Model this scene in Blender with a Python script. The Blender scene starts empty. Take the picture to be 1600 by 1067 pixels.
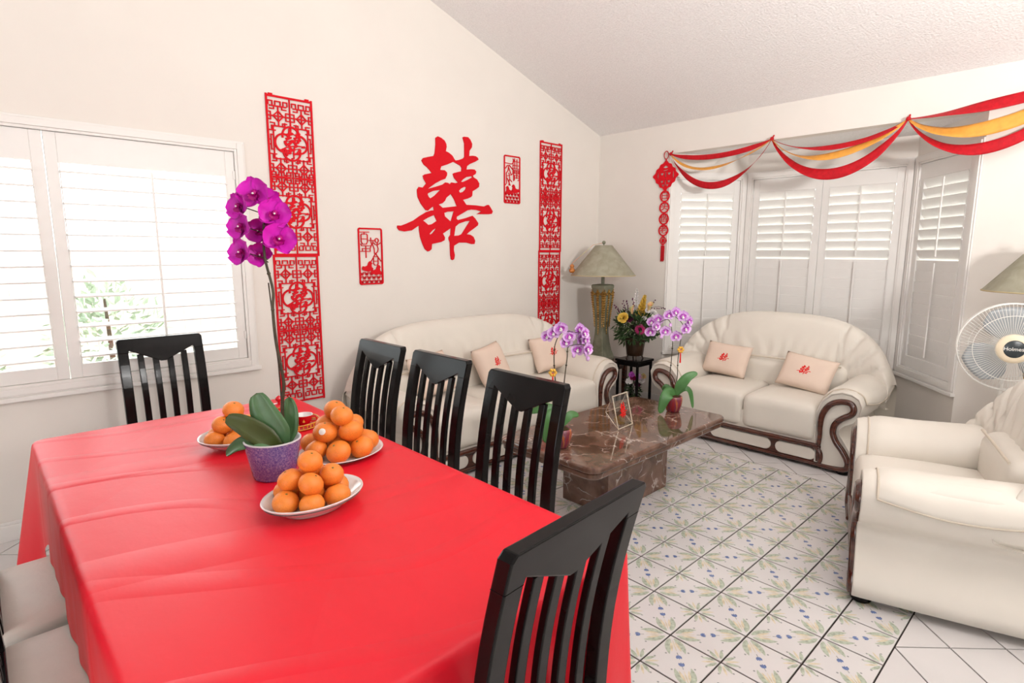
import bpy, bmesh, math, random
from mathutils import Vector, Matrix
R = math.radians
PI = math.pi
random.seed(7)
scene = bpy.context.scene
col = scene.collection

# ------------------------------------------------------------------ camera
CAM = Vector((-4.720, -3.711, 1.449))
YAW, PITCH, ROLL, FPX = R(46.569), R(8.916), R(0.076), 893.0
fwd = Vector((math.cos(YAW)*math.cos(PITCH), math.sin(YAW)*math.cos(PITCH), -math.sin(PITCH)))
rgt = Vector((math.sin(YAW), -math.cos(YAW), 0))
upv = rgt.cross(fwd)
rg2 = rgt*math.cos(ROLL)+upv*math.sin(ROLL)
up2 = upv*math.cos(ROLL)-rgt*math.sin(ROLL)
cd = bpy.data.cameras.new('camera')
cd.sensor_width = 36; cd.lens = FPX/1600*36; cd.clip_start = 0.02
cam = bpy.data.objects.new('camera', cd); col.objects.link(cam)
cam.matrix_world = Matrix(((rg2.x, up2.x, -fwd.x, CAM.x), (rg2.y, up2.y, -fwd.y, CAM.y), (rg2.z, up2.z, -fwd.z, CAM.z), (0, 0, 0, 1)))
scene.camera = cam

# ------------------------------------------------------------------ world, light, exposure
w = bpy.data.worlds.new('overcast_sky'); scene.world = w; w.use_nodes = True
bg = w.node_tree.nodes['Background']
bg.inputs['Color'].default_value = (0.93, 0.97, 1.0, 1)
bg.inputs['Strength'].default_value = 6.0

def area(name, loc, target, sx, sy, power, color=(1, 1, 1)):
    ld = bpy.data.lights.new(name, 'AREA'); ld.shape = 'RECTANGLE'
    ld.size = sx; ld.size_y = sy; ld.energy = power; ld.color = color
    o = bpy.data.objects.new(name, ld); col.objects.link(o)
    o.location = loc
    o.rotation_euler = (Vector(target)-Vector(loc)).to_track_quat('-Z', 'Y').to_euler()
    return o

# uplight added out of view, imitating flash bounced off the ceiling
area('added_bounce_uplight', (-3.3, -5.25, 1.93), (-2.1, -3.8, 3.7), .42, .42, 235, (1.0, 0.98, 0.965))

vs = scene.view_settings
vs.view_transform = 'Standard'; vs.look = 'None'; vs.exposure = 0.0; vs.gamma = 1.0
vs.use_curve_mapping = False
scene.cycles.use_denoising = True
scene.cycles.max_bounces = 8
scene.cycles.sample_clamp_indirect = 6.0

# ------------------------------------------------------------------ materials
def mat(name, color, rough=0.5, spec=0.5, metal=0.0, var=0.06, vscale=12.0, bump=0.0, bscale=60.0, coat=0.0, sheen=0.0, stretch=None):
    m = bpy.data.materials.new(name); m.use_nodes = True
    nt = m.node_tree; b = nt.nodes['Principled BSDF']
    tc = nt.nodes.new('ShaderNodeTexCoord')
    src = tc.outputs['Object']
    if stretch:
        mp = nt.nodes.new('ShaderNodeMapping'); mp.inputs['Scale'].default_value = stretch
        nt.links.new(src, mp.inputs['Vector']); src = mp.outputs['Vector']
    n = nt.nodes.new('ShaderNodeTexNoise'); n.inputs['Scale'].default_value = vscale; n.inputs['Detail'].default_value = 3
    nt.links.new(src, n.inputs['Vector'])
    cr = nt.nodes.new('ShaderNodeValToRGB')
    e = cr.color_ramp.elements
    e[0].position = 0.3; e[1].position = 0.7
    e[0].color = tuple(max(0, c*(1-var)) for c in color)+(1,)
    e[1].color = tuple(min(1, c*(1+var)) for c in color)+(1,)
    nt.links.new(n.outputs['Fac'], cr.inputs['Fac'])
    nt.links.new(cr.outputs['Color'], b.inputs['Base Color'])
    b.inputs['Roughness'].default_value = rough
    b.inputs['Specular IOR Level'].default_value = spec
    b.inputs['Metallic'].default_value = metal
    b.inputs['Coat Weight'].default_value = coat
    b.inputs['Coat Roughness'].default_value = 0.05
    if sheen: b.inputs['Sheen Weight'].default_value = sheen
    if bump:
        n2 = nt.nodes.new('ShaderNodeTexNoise'); n2.inputs['Scale'].default_value = bscale; n2.inputs['Detail'].default_value = 4
        nt.links.new(src, n2.inputs['Vector'])
        bp = nt.nodes.new('ShaderNodeBump'); bp.inputs['Strength'].default_value = bump; bp.inputs['Distance'].default_value = 0.01
        nt.links.new(n2.outputs['Fac'], bp.inputs['Height'])
        nt.links.new(bp.outputs['Normal'], b.inputs['Normal'])
    return m

def ramp_mat(name, stops, scale, detail=5, distort=1.0, rough=0.4, spec=0.5, coat=0.0, bump=0.0, stretch=(1, 1, 1)):
    m = bpy.data.materials.new(name); m.use_nodes = True
    nt = m.node_tree; b = nt.nodes['Principled BSDF']
    tc = nt.nodes.new('ShaderNodeTexCoord')
    mp = nt.nodes.new('ShaderNodeMapping'); mp.inputs['Scale'].default_value = stretch
    nt.links.new(tc.outputs['Object'], mp.inputs['Vector'])
    n = nt.nodes.new('ShaderNodeTexNoise'); n.inputs['Scale'].default_value = scale
    n.inputs['Detail'].default_value = detail; n.inputs['Distortion'].default_value = distort
    nt.links.new(mp.outputs['Vector'], n.inputs['Vector'])
    cr = nt.nodes.new('ShaderNodeValToRGB')
    el = cr.color_ramp.elements
    while len(el) < len(stops): el.new(0.5)
    for k, (p, c) in enumerate(stops):
        el[k].position = p; el[k].color = tuple(c)+(1,)
    nt.links.new(n.outputs['Fac'], cr.inputs['Fac'])
    nt.links.new(cr.outputs['Color'], b.inputs['Base Color'])
    b.inputs['Roughness'].default_value = rough; b.inputs['Specular IOR Level'].default_value = spec
    b.inputs['Coat Weight'].default_value = coat; b.inputs['Coat Roughness'].default_value = 0.03
    if bump:
        bp = nt.nodes.new('ShaderNodeBump'); bp.inputs['Strength'].default_value = bump; bp.inputs['Distance'].default_value = 0.01
        nt.links.new(n.outputs['Fac'], bp.inputs['Height']); nt.links.new(bp.outputs['Normal'], b.inputs['Normal'])
    return m

def marble_mat():
    m = ramp_mat('brown_marble', [(0.25, (0.055, 0.026, 0.019)), (0.5, (0.155, 0.078, 0.052)), (0.75, (0.25, 0.14, 0.10))], 7, 8, 1.4, 0.06, 0.5, 0.3)
    nt = m.node_tree; b = nt.nodes['Principled BSDF']
    old = b.inputs['Base Color'].links[0].from_socket
    mp = [n for n in nt.nodes if n.type == 'MAPPING'][0]
    nz = nt.nodes.new('ShaderNodeTexNoise'); nz.inputs['Scale'].default_value = 6; nz.inputs['Detail'].default_value = 6
    nt.links.new(mp.outputs['Vector'], nz.inputs['Vector'])
    mx = nt.nodes.new('ShaderNodeMix'); mx.data_type = 'RGBA'; mx.blend_type = 'LINEAR_LIGHT'; mx.inputs[0].default_value = 0.12
    nt.links.new(mp.outputs['Vector'], mx.inputs[6]); nt.links.new(nz.outputs['Color'], mx.inputs[7])
    vo = nt.nodes.new('ShaderNodeTexVoronoi'); vo.feature = 'DISTANCE_TO_EDGE'; vo.inputs['Scale'].default_value = 5.5
    nt.links.new(mx.outputs[2], vo.inputs['Vector'])
    r = nt.nodes.new('ShaderNodeValToRGB'); r.color_ramp.elements[0].color = (0.75, 0.75, 0.75, 1); r.color_ramp.elements[1].color = (0, 0, 0, 1)
    r.color_ramp.elements[0].position = 0.0; r.color_ramp.elements[1].position = 0.028
    nt.links.new(vo.outputs['Distance'], r.inputs['Fac'])
    n3 = nt.nodes.new('ShaderNodeTexNoise'); n3.inputs['Scale'].default_value = 9; nt.links.new(mp.outputs['Vector'], n3.inputs['Vector'])
    r3 = nt.nodes.new('ShaderNodeValToRGB'); r3.color_ramp.elements[0].position = 0.48; r3.color_ramp.elements[1].position = 0.62
    nt.links.new(n3.outputs['Fac'], r3.inputs['Fac'])
    mu = nt.nodes.new('ShaderNodeMath'); mu.operation = 'MULTIPLY'
    nt.links.new(r.outputs['Color'], mu.inputs[0]); nt.links.new(r3.outputs['Color'], mu.inputs[1])
    m2 = nt.nodes.new('ShaderNodeMix'); m2.data_type = 'RGBA'
    nt.links.new(mu.outputs[0], m2.inputs[0]); nt.links.new(old, m2.inputs[6]); m2.inputs[7].default_value = (0.72, 0.62, 0.55, 1)
    nt.links.new(m2.outputs[2], b.inputs['Base Color'])
    return m

def glass_mat(name, gloss=0.08):
    m = bpy.data.materials.new(name); m.use_nodes = True
    nt = m.node_tree; nt.nodes.clear()
    o = nt.nodes.new('ShaderNodeOutputMaterial'); mx = nt.nodes.new('ShaderNodeMixShader')
    t = nt.nodes.new('ShaderNodeBsdfTransparent'); g = nt.nodes.new('ShaderNodeBsdfGlossy')
    t.inputs['Color'].default_value = (0.95, 0.97, 0.96, 1); g.inputs['Roughness'].default_value = 0.02
    mx.inputs[0].default_value = gloss
    nt.links.new(t.outputs[0], mx.inputs[1]); nt.links.new(g.outputs[0], mx.inputs[2]); nt.links.new(mx.outputs[0], o.inputs['Surface'])
    return m

M = {}
M['wall'] = mat('wall_paint', (0.80, 0.75, 0.69), 0.85, 0.2, var=0.015, vscale=3, bump=0.04, bscale=140)
M['ceiling'] = mat('popcorn_ceiling', (0.87, 0.84, 0.825), 0.95, 0.1, var=0.05, vscale=90, bump=0.55, bscale=75)
M['trim'] = mat('white_trim_paint', (0.83, 0.80, 0.76), 0.4, 0.4, var=0.01)
M['shutter'] = mat('shutter_paint', (0.84, 0.815, 0.78), 0.4, 0.4, var=0.01)
M['grout'] = mat('dark_grout', (0.045, 0.036, 0.033), 0.9, 0.1)
M['tile'] = mat('glazed_white_tile', (0.70, 0.675, 0.665), 0.13, 0.5, var=0.03, vscale=3)
M['t_green'] = mat('tile_green_print', (0.45, 0.50, 0.40), 0.15, 0.5, var=0.25, vscale=70)
M['t_yel'] = mat('tile_yellow_print', (0.68, 0.60, 0.43), 0.15, 0.5, var=0.15, vscale=60)
M['t_blue'] = mat('tile_blue_print', (0.16, 0.22, 0.42), 0.15, 0.5, var=0.4, vscale=90)
M['t_dark'] = mat('tile_grey_print', (0.33, 0.34, 0.33), 0.15, 0.5, var=0.2)
M['red'] = mat('red_felt', (0.66, 0.003, 0.012), 0.75, 0.25, var=0.05, vscale=200)
M['redpaper'] = mat('red_crepe', (0.50, 0.004, 0.012), 0.6, 0.3, var=0.15, vscale=40)
M['gold_ribbon'] = mat('gold_satin', (0.80, 0.36, 0.055), 0.4, 0.5, var=0.1, vscale=25)
M['cloth'] = mat('red_tablecloth', (0.80, 0.007, 0.024), 0.42, 0.40, var=0.02, vscale=5, bump=0.25, bscale=7, stretch=(1.6, 0.7, 1.0))
M['black'] = mat('black_lacquer', (0.007, 0.006, 0.006), 0.14, 0.14, var=0.2)
M['seat'] = mat('cream_seat_vinyl', (0.76, 0.70, 0.62), 0.45, 0.4, var=0.03, bump=0.08, bscale=90)
M['leather'] = mat('cream_leather', (0.77, 0.72, 0.64), 0.40, 0.40, var=0.03, vscale=4, bump=0.10, bscale=14)
M['piping'] = mat('leather_piping', (0.66, 0.58, 0.47), 0.45, 0.4, var=0.04)
M['wood'] = mat('mahogany', (0.075, 0.018, 0.009), 0.15, 0.5, var=0.45, vscale=10, coat=0.5, stretch=(1, 1, 6))
M['marble'] = marble_mat()
M['pillow'] = mat('pale_peach_cotton', (0.80, 0.64, 0.53), 0.85, 0.1, var=0.02, bump=0.08, bscale=250)
M['print'] = mat('red_print', (0.75, 0.01, 0.01), 0.6, 0.2, var=0.08)
M['orange'] = mat('mandarin_skin', (0.88, 0.25, 0.03), 0.38, 0.5, var=0.12, vscale=14, bump=0.15, bscale=260)
M['stemgreen'] = mat('dry_green_stem', (0.22, 0.17, 0.05), 0.7, 0.2, var=0.2)
M['sticker'] = mat('white_sticker', (0.85, 0.84, 0.80), 0.5, 0.3)
M['china'] = mat('white_china', (0.80, 0.76, 0.74), 0.08, 0.5, var=0.02, coat=0.4)
M['china_rim'] = mat('dark_green_rim', (0.10, 0.13, 0.12), 0.15, 0.5, var=0.2)
M['purple_pot'] = ramp_mat('mottled_purple_glaze', [(0.3, (0.09, 0.065, 0.26)), (0.5, (0.17, 0.14, 0.36)), (0.72, (0.33, 0.28, 0.46))], 200, 4, 0.6, 0.22, 0.5, 0.3)
M['pot_inside'] = mat('grey_glaze', (0.62, 0.60, 0.62), 0.4, 0.4)
M['leaf'] = mat('orchid_leaf', (0.085, 0.19, 0.075), 0.35, 0.5, var=0.25, vscale=9, bump=0.06, bscale=40)
M['leaf_dark'] = mat('olive_leaf', (0.055, 0.075, 0.012), 0.35, 0.5, var=0.25, vscale=9)
M['leaf_bright'] = mat('bright_leaf', (0.065, 0.20, 0.05), 0.35, 0.5, var=0.2, vscale=9)
M['stem'] = mat('orchid_stem', (0.055, 0.045, 0.025), 0.5, 0.3, var=0.4, vscale=30)
M['magenta'] = mat('magenta_petal', (0.58, 0.004, 0.42), 0.45, 0.3, var=0.12, vscale=40, sheen=0.2)
M['magenta_lip'] = mat('dark_magenta_lip', (0.36, 0.0, 0.16), 0.45, 0.3, var=0.2, vscale=60)
M['pinkpetal'] = ramp_mat('lilac_petal', [(0.35, (0.66, 0.32, 0.75)), (0.65, (0.82, 0.58, 0.85))], 60, 2, 0.5, 0.5, 0.3)
M['pinkcore'] = mat('deep_lilac', (0.60, 0.12, 0.62), 0.5, 0.3, var=0.15, vscale=50)
M['whitepetal'] = mat('white_petal', (0.82, 0.78, 0.76), 0.6, 0.2, var=0.05)
M['yellow'] = mat('yellow_petal', (0.80, 0.55, 0.10), 0.6, 0.2, var=0.15, vscale=50)
M['goldcharm'] = mat('gold_charm', (0.80, 0.45, 0.06), 0.4, 0.4, var=0.2, vscale=80)
M['gerbera'] = mat('magenta_gerbera', (0.30, 0.0, 0.085), 0.5, 0.3, var=0.2, vscale=50)
M['darkcore'] = mat('dark_flower_core', (0.03, 0.008, 0.012), 0.8, 0.2)
M['plum'] = mat('plum_flower', (0.10, 0.01, 0.05), 0.6, 0.2, var=0.3)
M['calla'] = ramp_mat('peach_calla', [(0.35, (0.55, 0.55, 0.25)), (0.6, (0.75, 0.33, 0.17))], 12, 2, 0.4, 0.5, 0.3)
M['foliage'] = mat('dark_foliage', (0.035, 0.075, 0.022), 0.5, 0.4, var=0.5, vscale=30)
M['shrub'] = mat('pale_garden_leaf', (0.34, 0.40, 0.30), 0.6, 0.3, var=0.2, vscale=20)
M['foliage2'] = mat('grey_green_foliage', (0.16, 0.20, 0.09), 0.5, 0.4, var=0.3, vscale=30)
M['brownpot'] = mat('dark_brown_ribbed_glaze', (0.035, 0.018, 0.009), 0.3, 0.5, var=0.3, vscale=18)
M['redpot'] = ramp_mat('red_drip_glaze', [(0.33, (0.30, 0.012, 0.02)), (0.52, (0.16, 0.03, 0.06)), (0.68, (0.62, 0.16, 0.015))], 26, 3, 0.6, 0.10, 0.5, 0.5, stretch=(1, 1, 0.3))
M['moss'] = mat('moss_soil', (0.06, 0.04, 0.018), 0.95, 0.1, var=0.5, vscale=60, bump=0.8, bscale=90)
M['lampstone'] = ramp_mat('verdigris_ceramic', [(0.3, (0.15, 0.155, 0.10)), (0.55, (0.24, 0.24, 0.165)), (0.75, (0.34, 0.33, 0.25))], 9, 6, 0.8, 0.45, 0.4)
M['lampshade'] = ramp_mat('sage_paper_shade', [(0.3, (0.30, 0.285, 0.205)), (0.6, (0.37, 0.35, 0.265)), (0.8, (0.42, 0.40, 0.31))], 16, 4, 0.6, 0.7, 0.2)
M['shadeband'] = mat('shade_inner_lining', (0.52, 0.42, 0.24), 0.8, 0.1)
M['gold'] = mat('antique_gold', (0.42, 0.24, 0.06), 0.35, 0.5, metal=0.75, var=0.4, vscale=40, bump=0.5, bscale=60)
M['brass'] = mat('pale_brass', (0.82, 0.77, 0.64), 0.25, 0.5, metal=0.85, var=0.06)
M['gourd'] = mat('varnished_gourd', (0.50, 0.17, 0.03), 0.25, 0.5, var=0.15, coat=0.4)
M['glass'] = glass_mat('window_glass', 0.06)
M['frameglass'] = glass_mat('frame_glass', 0.10)
M['fanwhite'] = mat('white_fan_plastic', (0.80, 0.78, 0.73), 0.35, 0.5, var=0.01)
M['fanblade'] = mat('grey_fan_blade', (0.33, 0.35, 0.36), 0.3, 0.5, var=0.03)
M['fancream'] = mat('cream_hub', (0.78, 0.66, 0.48), 0.35, 0.5, var=0.02)
M['fanblack'] = mat('dark_badge', (0.02, 0.028, 0.032), 0.3, 0.5)
M['teared'] = mat('red_porcelain', (0.62, 0.004, 0.012), 0.10, 0.5, var=0.04, coat=0.5)
M['teagold'] = mat('gilt_pattern', (0.70, 0.30, 0.03), 0.3, 0.5, var=0.2, vscale=80)
M['fence'] = mat('weathered_pink_fence', (0.66, 0.55, 0.52), 0.85, 0.1, var=0.1)
M['lawn'] = mat('lawn', (0.42, 0.44, 0.34), 0.95, 0.1, var=0.3, vscale=8)
M['bark'] = mat('bark', (0.10, 0.07, 0.05), 0.9, 0.1)

def add_creases(m):
    nt = m.node_tree; b = nt.nodes['Principled BSDF']
    tc = [n for n in nt.nodes if n.type == 'TEX_COORD'][0]
    old = [n for n in nt.nodes if n.type == 'BUMP'][0]
    last = old
    for rot, sc, dist, wid, st in ((R(84), .42, 5.0, .965, .8), (R(20), .30, 7.0, .975, .55), (R(100), .9, 9.0, .97, .45)):
        mp = nt.nodes.new('ShaderNodeMapping'); mp.inputs['Rotation'].default_value = (0, 0, rot)
        nt.links.new(tc.outputs['Object'], mp.inputs['Vector'])
        wv = nt.nodes.new('ShaderNodeTexWave'); wv.inputs['Scale'].default_value = sc; wv.inputs['Distortion'].default_value = dist
        wv.inputs['Detail'].default_value = 1.5; wv.inputs['Detail Scale'].default_value = .8
        nt.links.new(mp.outputs['Vector'], wv.inputs['Vector'])
        rp = nt.nodes.new('ShaderNodeValToRGB'); rp.color_ramp.elements[0].position = wid-.06; rp.color_ramp.elements[1].position = 1.0
        nt.links.new(wv.outputs['Fac'], rp.inputs['Fac'])
        bp = nt.nodes.new('ShaderNodeBump'); bp.inputs['Strength'].default_value = st; bp.inputs['Distance'].default_value = .004
        nt.links.new(rp.outputs['Color'], bp.inputs['Height']); nt.links.new(last.outputs['Normal'], bp.inputs['Normal'])
        last = bp
    nt.links.new(last.outputs['Normal'], b.inputs['Normal'])
add_creases(M['cloth'])

# ------------------------------------------------------------------ mesh helpers
class MB:
    def __init__(s): s.v = []; s.f = []; s.m = []; s.s = []
    def add(s, vs_, fs, mi=0, smooth=False):
        o = len(s.v); s.v += [tuple(p) for p in vs_]
        for f in fs:
            s.f.append([o+i for i in f]); s.m.append(mi); s.s.append(smooth)
        return s
    def box(s, x0, x1, y0, y1, z0, z1, mi=0):
        v = [(x0, y0, z0), (x1, y0, z0), (x1, y1, z0), (x0, y1, z0), (x0, y0, z1), (x1, y0, z1), (x1, y1, z1), (x0, y1, z1)]
        return s.add(v, [(0, 3, 2, 1), (4, 5, 6, 7), (0, 1, 5, 4), (1, 2, 6, 5), (2, 3, 7, 6), (3, 0, 4, 7)], mi)
    def obox(s, mtx, sx, sy, sz, mi=0):
        v = [mtx @ Vector((a*sx/2, b*sy/2, c*sz/2)) for c in (-1, 1) for a, b in ((-1, -1), (1, -1), (1, 1), (-1, 1))]
        return s.add(v, [(0, 3, 2, 1), (4, 5, 6, 7), (0, 1, 5, 4), (1, 2, 6, 5), (2, 3, 7, 6), (3, 0, 4, 7)], mi)
    def loft(s, rings, mi=0, smooth=True, closed=True, cap=True):
        n = len(rings[0]); vs_ = [p for r in rings for p in r]; fs = []
        for k in range(len(rings)-1):
            for i in range(n if closed else n-1):
                j = (i+1) % n
                fs.append((k*n+i, k*n+j, (k+1)*n+j, (k+1)*n+i))
        s.add(vs_, fs, mi, smooth)
        if cap:
            s.add(rings[0], [tuple(range(n))[::-1]], mi, False)
            s.add(rings[-1], [tuple(range(n))], mi, False)
        return s
    def tube(s, path, r, n=8, mi=0, cap=True, loop=False, flat=1.0, up=None):
        P = [Vector(p) for p in path]; rings = []; nP = len(P); prev = None
        for k, p in enumerate(P):
            if loop: t = P[(k+1) % nP]-P[k-1]
            else: t = P[min(k+1, nP-1)]-P[max(k-1, 0)]
            if t.length < 1e-9: t = Vector((0, 0, 1))
            t.normalize()
            if up is not None: a = Vector(up)
            elif prev is not None: a = prev
            else: a = Vector((0, 0, 1)) if abs(t.z) < 0.9 else Vector((1, 0, 0))
            b = t.cross(a)
            if b.length < 1e-6: b = t.cross(Vector((0.3, 1, 0.2)))
            b.normalize(); a = b.cross(t); prev = a
            rr = r[k] if isinstance(r, (list, tuple)) else r
            rings.append([p+b*(rr*math.cos(2*PI*i/n))+a*(rr*flat*math.sin(2*PI*i/n)) for i in range(n)])
        if loop: rings.append(rings[0])
        return s.loft(rings, mi, True, True, cap and not loop)
    def lathe(s, prof, n=24, c=(0, 0, 0), mi=0, sx=1.0, sy=1.0, smooth=True):
        rings = [[(c[0]+r*sx*math.cos(2*PI*i/n), c[1]+r*sy*math.sin(2*PI*i/n), c[2]+z) for i in range(n)] for r, z in prof]
        return s.loft(rings, mi, smooth, True, False)
    def sheet(s, fn, nu, nv, mi=0, smooth=True, wrapu=False):
        vs_ = [fn(u/nu, v/nv) for v in range(nv+1) for u in range(nu+1)]
        fs = [(v*(nu+1)+u, v*(nu+1)+u+1, (v+1)*(nu+1)+u+1, (v+1)*(nu+1)+u) for v in range(nv) for u in range(nu)]
        return s.add(vs_, fs, mi, smooth)
    def prism(s, poly, a, b, plane='xz', mi=0, smooth=False):
        def P(p, d):
            return {'xz': (p[0], d, p[1]), 'xy': (p[0], p[1], d), 'yz': (d, p[0], p[1])}[plane]
        n = len(poly)
        v = [P(p, a) for p in poly]+[P(p, b) for p in poly]
        fs = [tuple(range(n)), tuple(range(n, 2*n))[::-1]]+[(i, i+n, (i+1) % n+n, (i+1) % n) for i in range(n)]
        return s.add(v, fs, mi, smooth)
    def ball(s, c, r, n=12, mi=0, sz=1.0, dim=0.0):
        prof = []
        for k in range(n//2+1):
            a = -PI/2+PI*k/(n//2)
            z = r*sz*math.sin(a); rr = r*math.cos(a)
            if dim and a > 0.9: z -= dim*r*((a-0.9)/(PI/2-0.9))**2
            prof.append((max(rr, 1e-4), z))
        return s.lathe(prof, n, c, mi)
    def mesh(s, name, mats):
        me = bpy.data.meshes.new(name); me.from_pydata(s.v, [], s.f)
        for m_ in (mats if isinstance(mats, (list, tuple)) else [mats]): me.materials.append(m_)
        me.polygons.foreach_set('material_index', s.m); me.polygons.foreach_set('use_smooth', s.s)
        me.update()
        bm = bmesh.new(); bm.from_mesh(me); bmesh.ops.recalc_face_normals(bm, faces=bm.faces); bm.to_mesh(me); bm.free()
        return me
    def build(s, name, mats, parent=None, bevel=0.0, sub=0, loc=None, rot=None):
        return put(name, s.mesh(name, mats), parent, bevel, sub, loc, rot)

def put(name, me, parent=None, bevel=0.0, sub=0, loc=None, rot=None):
    o = bpy.data.objects.new(name, me); col.objects.link(o)
    if parent: o.parent = parent
    if loc: o.location = loc
    if rot: o.rotation_euler = rot
    if bevel:
        b = o.modifiers.new('bevel', 'BEVEL'); b.width = bevel; b.segments = 2; b.limit_method = 'ANGLE'; b.angle_limit = R(40)
    if sub:
        b = o.modifiers.new('sub', 'SUBSURF'); b.levels = sub; b.render_levels = sub
    return o

def tag(o, label=None, cat=None, group=None, kind=None):
    if label: o['label'] = label
    if cat: o['category'] = cat
    if group: o['group'] = group
    if kind: o['kind'] = kind
    return o
def thing(name, label, cat, loc=(0, 0, 0), rz=0.0, group=None):
    o = bpy.data.objects.new(name, None); col.objects.link(o)
    o.location = loc; o.rotation_euler = (0, 0, rz); o.empty_display_size = 0.05
    return tag(o, label, cat, group)
def struct(o): o['kind'] = 'structure'; return o
def copy_tree(o, parent=None):
    c = o.copy(); col.objects.link(c)
    if parent: c.parent = parent
    for ch in list(o.children): copy_tree(ch, c)
    return c

def bez(p0, p1, p2, n=12):
    p0, p1, p2 = Vector(p0), Vector(p1), Vector(p2)
    return [p0*(1-t)**2+p1*2*t*(1-t)+p2*t*t for t in [i/n for i in range(n+1)]]
def spline(pts, n=6):
    P = [Vector(p) for p in pts]; out = []
    for i in range(len(P)-1):
        a, b, c, d = P[max(i-1, 0)], P[i], P[i+1], P[min(i+2, len(P)-1)]
        for k in range(n):
            t = k/n
            out.append(0.5*((2*b)+(c-a)*t+(2*a-5*b+4*c-d)*t*t+(3*b-a-3*c+d)*t**3))
    out.append(P[-1]); return out

def rbox(mb, c, sx, sy, sz, r, puff=0.0, n=10, mi=0, droop=0.0):
    """rounded, puffed cushion block"""
    hx, hy, hz = sx/2, sy/2, sz/2
    def P(d):
        x, y, z = d[0]*hx, d[1]*hy, d[2]*hz
        q = Vector((max(-hx+r, min(hx-r, x)), max(-hy+r, min(hy-r, y)), max(-hz+r, min(hz-r, z))))
        dd = Vector((x, y, z))-q
        if dd.length > 1e-9: q = q+dd.normalized()*r
        fx, fy = 1-(q.x/hx)**2, 1-(q.y/hy)**2
        if q.z > 0: q.z += puff*max(fx, 0)**0.5*max(fy, 0)**0.5
        return (c[0]+q.x, c[1]+q.y, c[2]+q.z)
    L_ = [math.sin(PI/2*(-1+2*i/n)) for i in range(n+1)]
    for ax in range(3):
        for sg in (-1, 1):
            def fn(u, v, ax=ax, sg=sg):
                a, b = L_[round(u*n)], L_[round(v*n)]
                d = [0, 0, 0]; d[ax] = sg; d[(ax+1) % 3] = a; d[(ax+2) % 3] = b
                return P(d)
            mb.sheet(fn, n, n, mi, True)
    return mb
def weld(o, d=0.0004):
    bm = bmesh.new(); bm.from_mesh(o.data); bmesh.ops.remove_doubles(bm, verts=bm.verts, dist=d)
    bmesh.ops.recalc_face_normals(bm, faces=bm.faces); bm.to_mesh(o.data); bm.free(); return o

def curve_mesh(loops, depth, name='shape'):
    """flat outline with holes, given thickness; local xy plane"""
    cu = bpy.data.curves.new(name, 'CURVE'); cu.dimensions = '2D'; cu.fill_mode = 'BOTH'; cu.extrude = depth/2
    for lp in loops:
        sp = cu.splines.new('POLY'); sp.points.add(len(lp)-1)
        for p, q in zip(sp.points, lp): p.co = (q[0], q[1], 0, 1)
        sp.use_cyclic_u = True
    o = bpy.data.objects.new(name, cu); col.objects.link(o)
    me = bpy.data.meshes.new_from_object(o.evaluated_get(bpy.context.evaluated_depsgraph_get()))
    bpy.data.objects.remove(o); bpy.data.curves.remove(cu)
    return me
def text_mesh(body, size, depth, name='lettering'):
    cu = bpy.data.curves.new(name, 'FONT'); cu.body = body; cu.size = size; cu.extrude = depth/2
    cu.align_x = 'CENTER'; cu.align_y = 'CENTER'
    o = bpy.data.objects.new(name, cu); col.objects.link(o)
    me = bpy.data.meshes.new_from_object(o.evaluated_get(bpy.context.evaluated_depsgraph_get()))
    bpy.data.objects.remove(o); bpy.data.curves.remove(cu)
    return me
def setmat(me, m):
    me.materials.clear(); me.materials.append(m); return me
ON_LEFT = (PI/2, 0, 0)            # a flat shape turned up against the left wall
ON_BACK = (PI/2, 0, -PI/2)        # ... against the back wall, reading towards the room

# ------------------------------------------------------------------ the room shell
XR, YR = -9.0, -7.0                 # rear and right walls
RIDGE, SL = -5.0, 0.338
def zc(x): return 2.586-SL*x if x > RIDGE else 2.586-SL*RIDGE+SL*(x-RIDGE)
T = 0.203
TX0, TY0 = -2.9095, -2.4807         # a node of the patterned tile grid
PXA, PXB = TX0-4*T, TX0+10*T
PYA, PYB = TY0-4*T, TY0+8*T

fl = MB()
fl.box(XR-.12, 0.0, YR-.12, 0.12, -0.1, -0.005)
fl.prism([(0, -0.80), (0.60, -1.25), (0.60, -2.56), (0, -3.04)], -0.1, -0.005, 'xy')
floor = struct(fl.build('floor', M['grout']))

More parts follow.
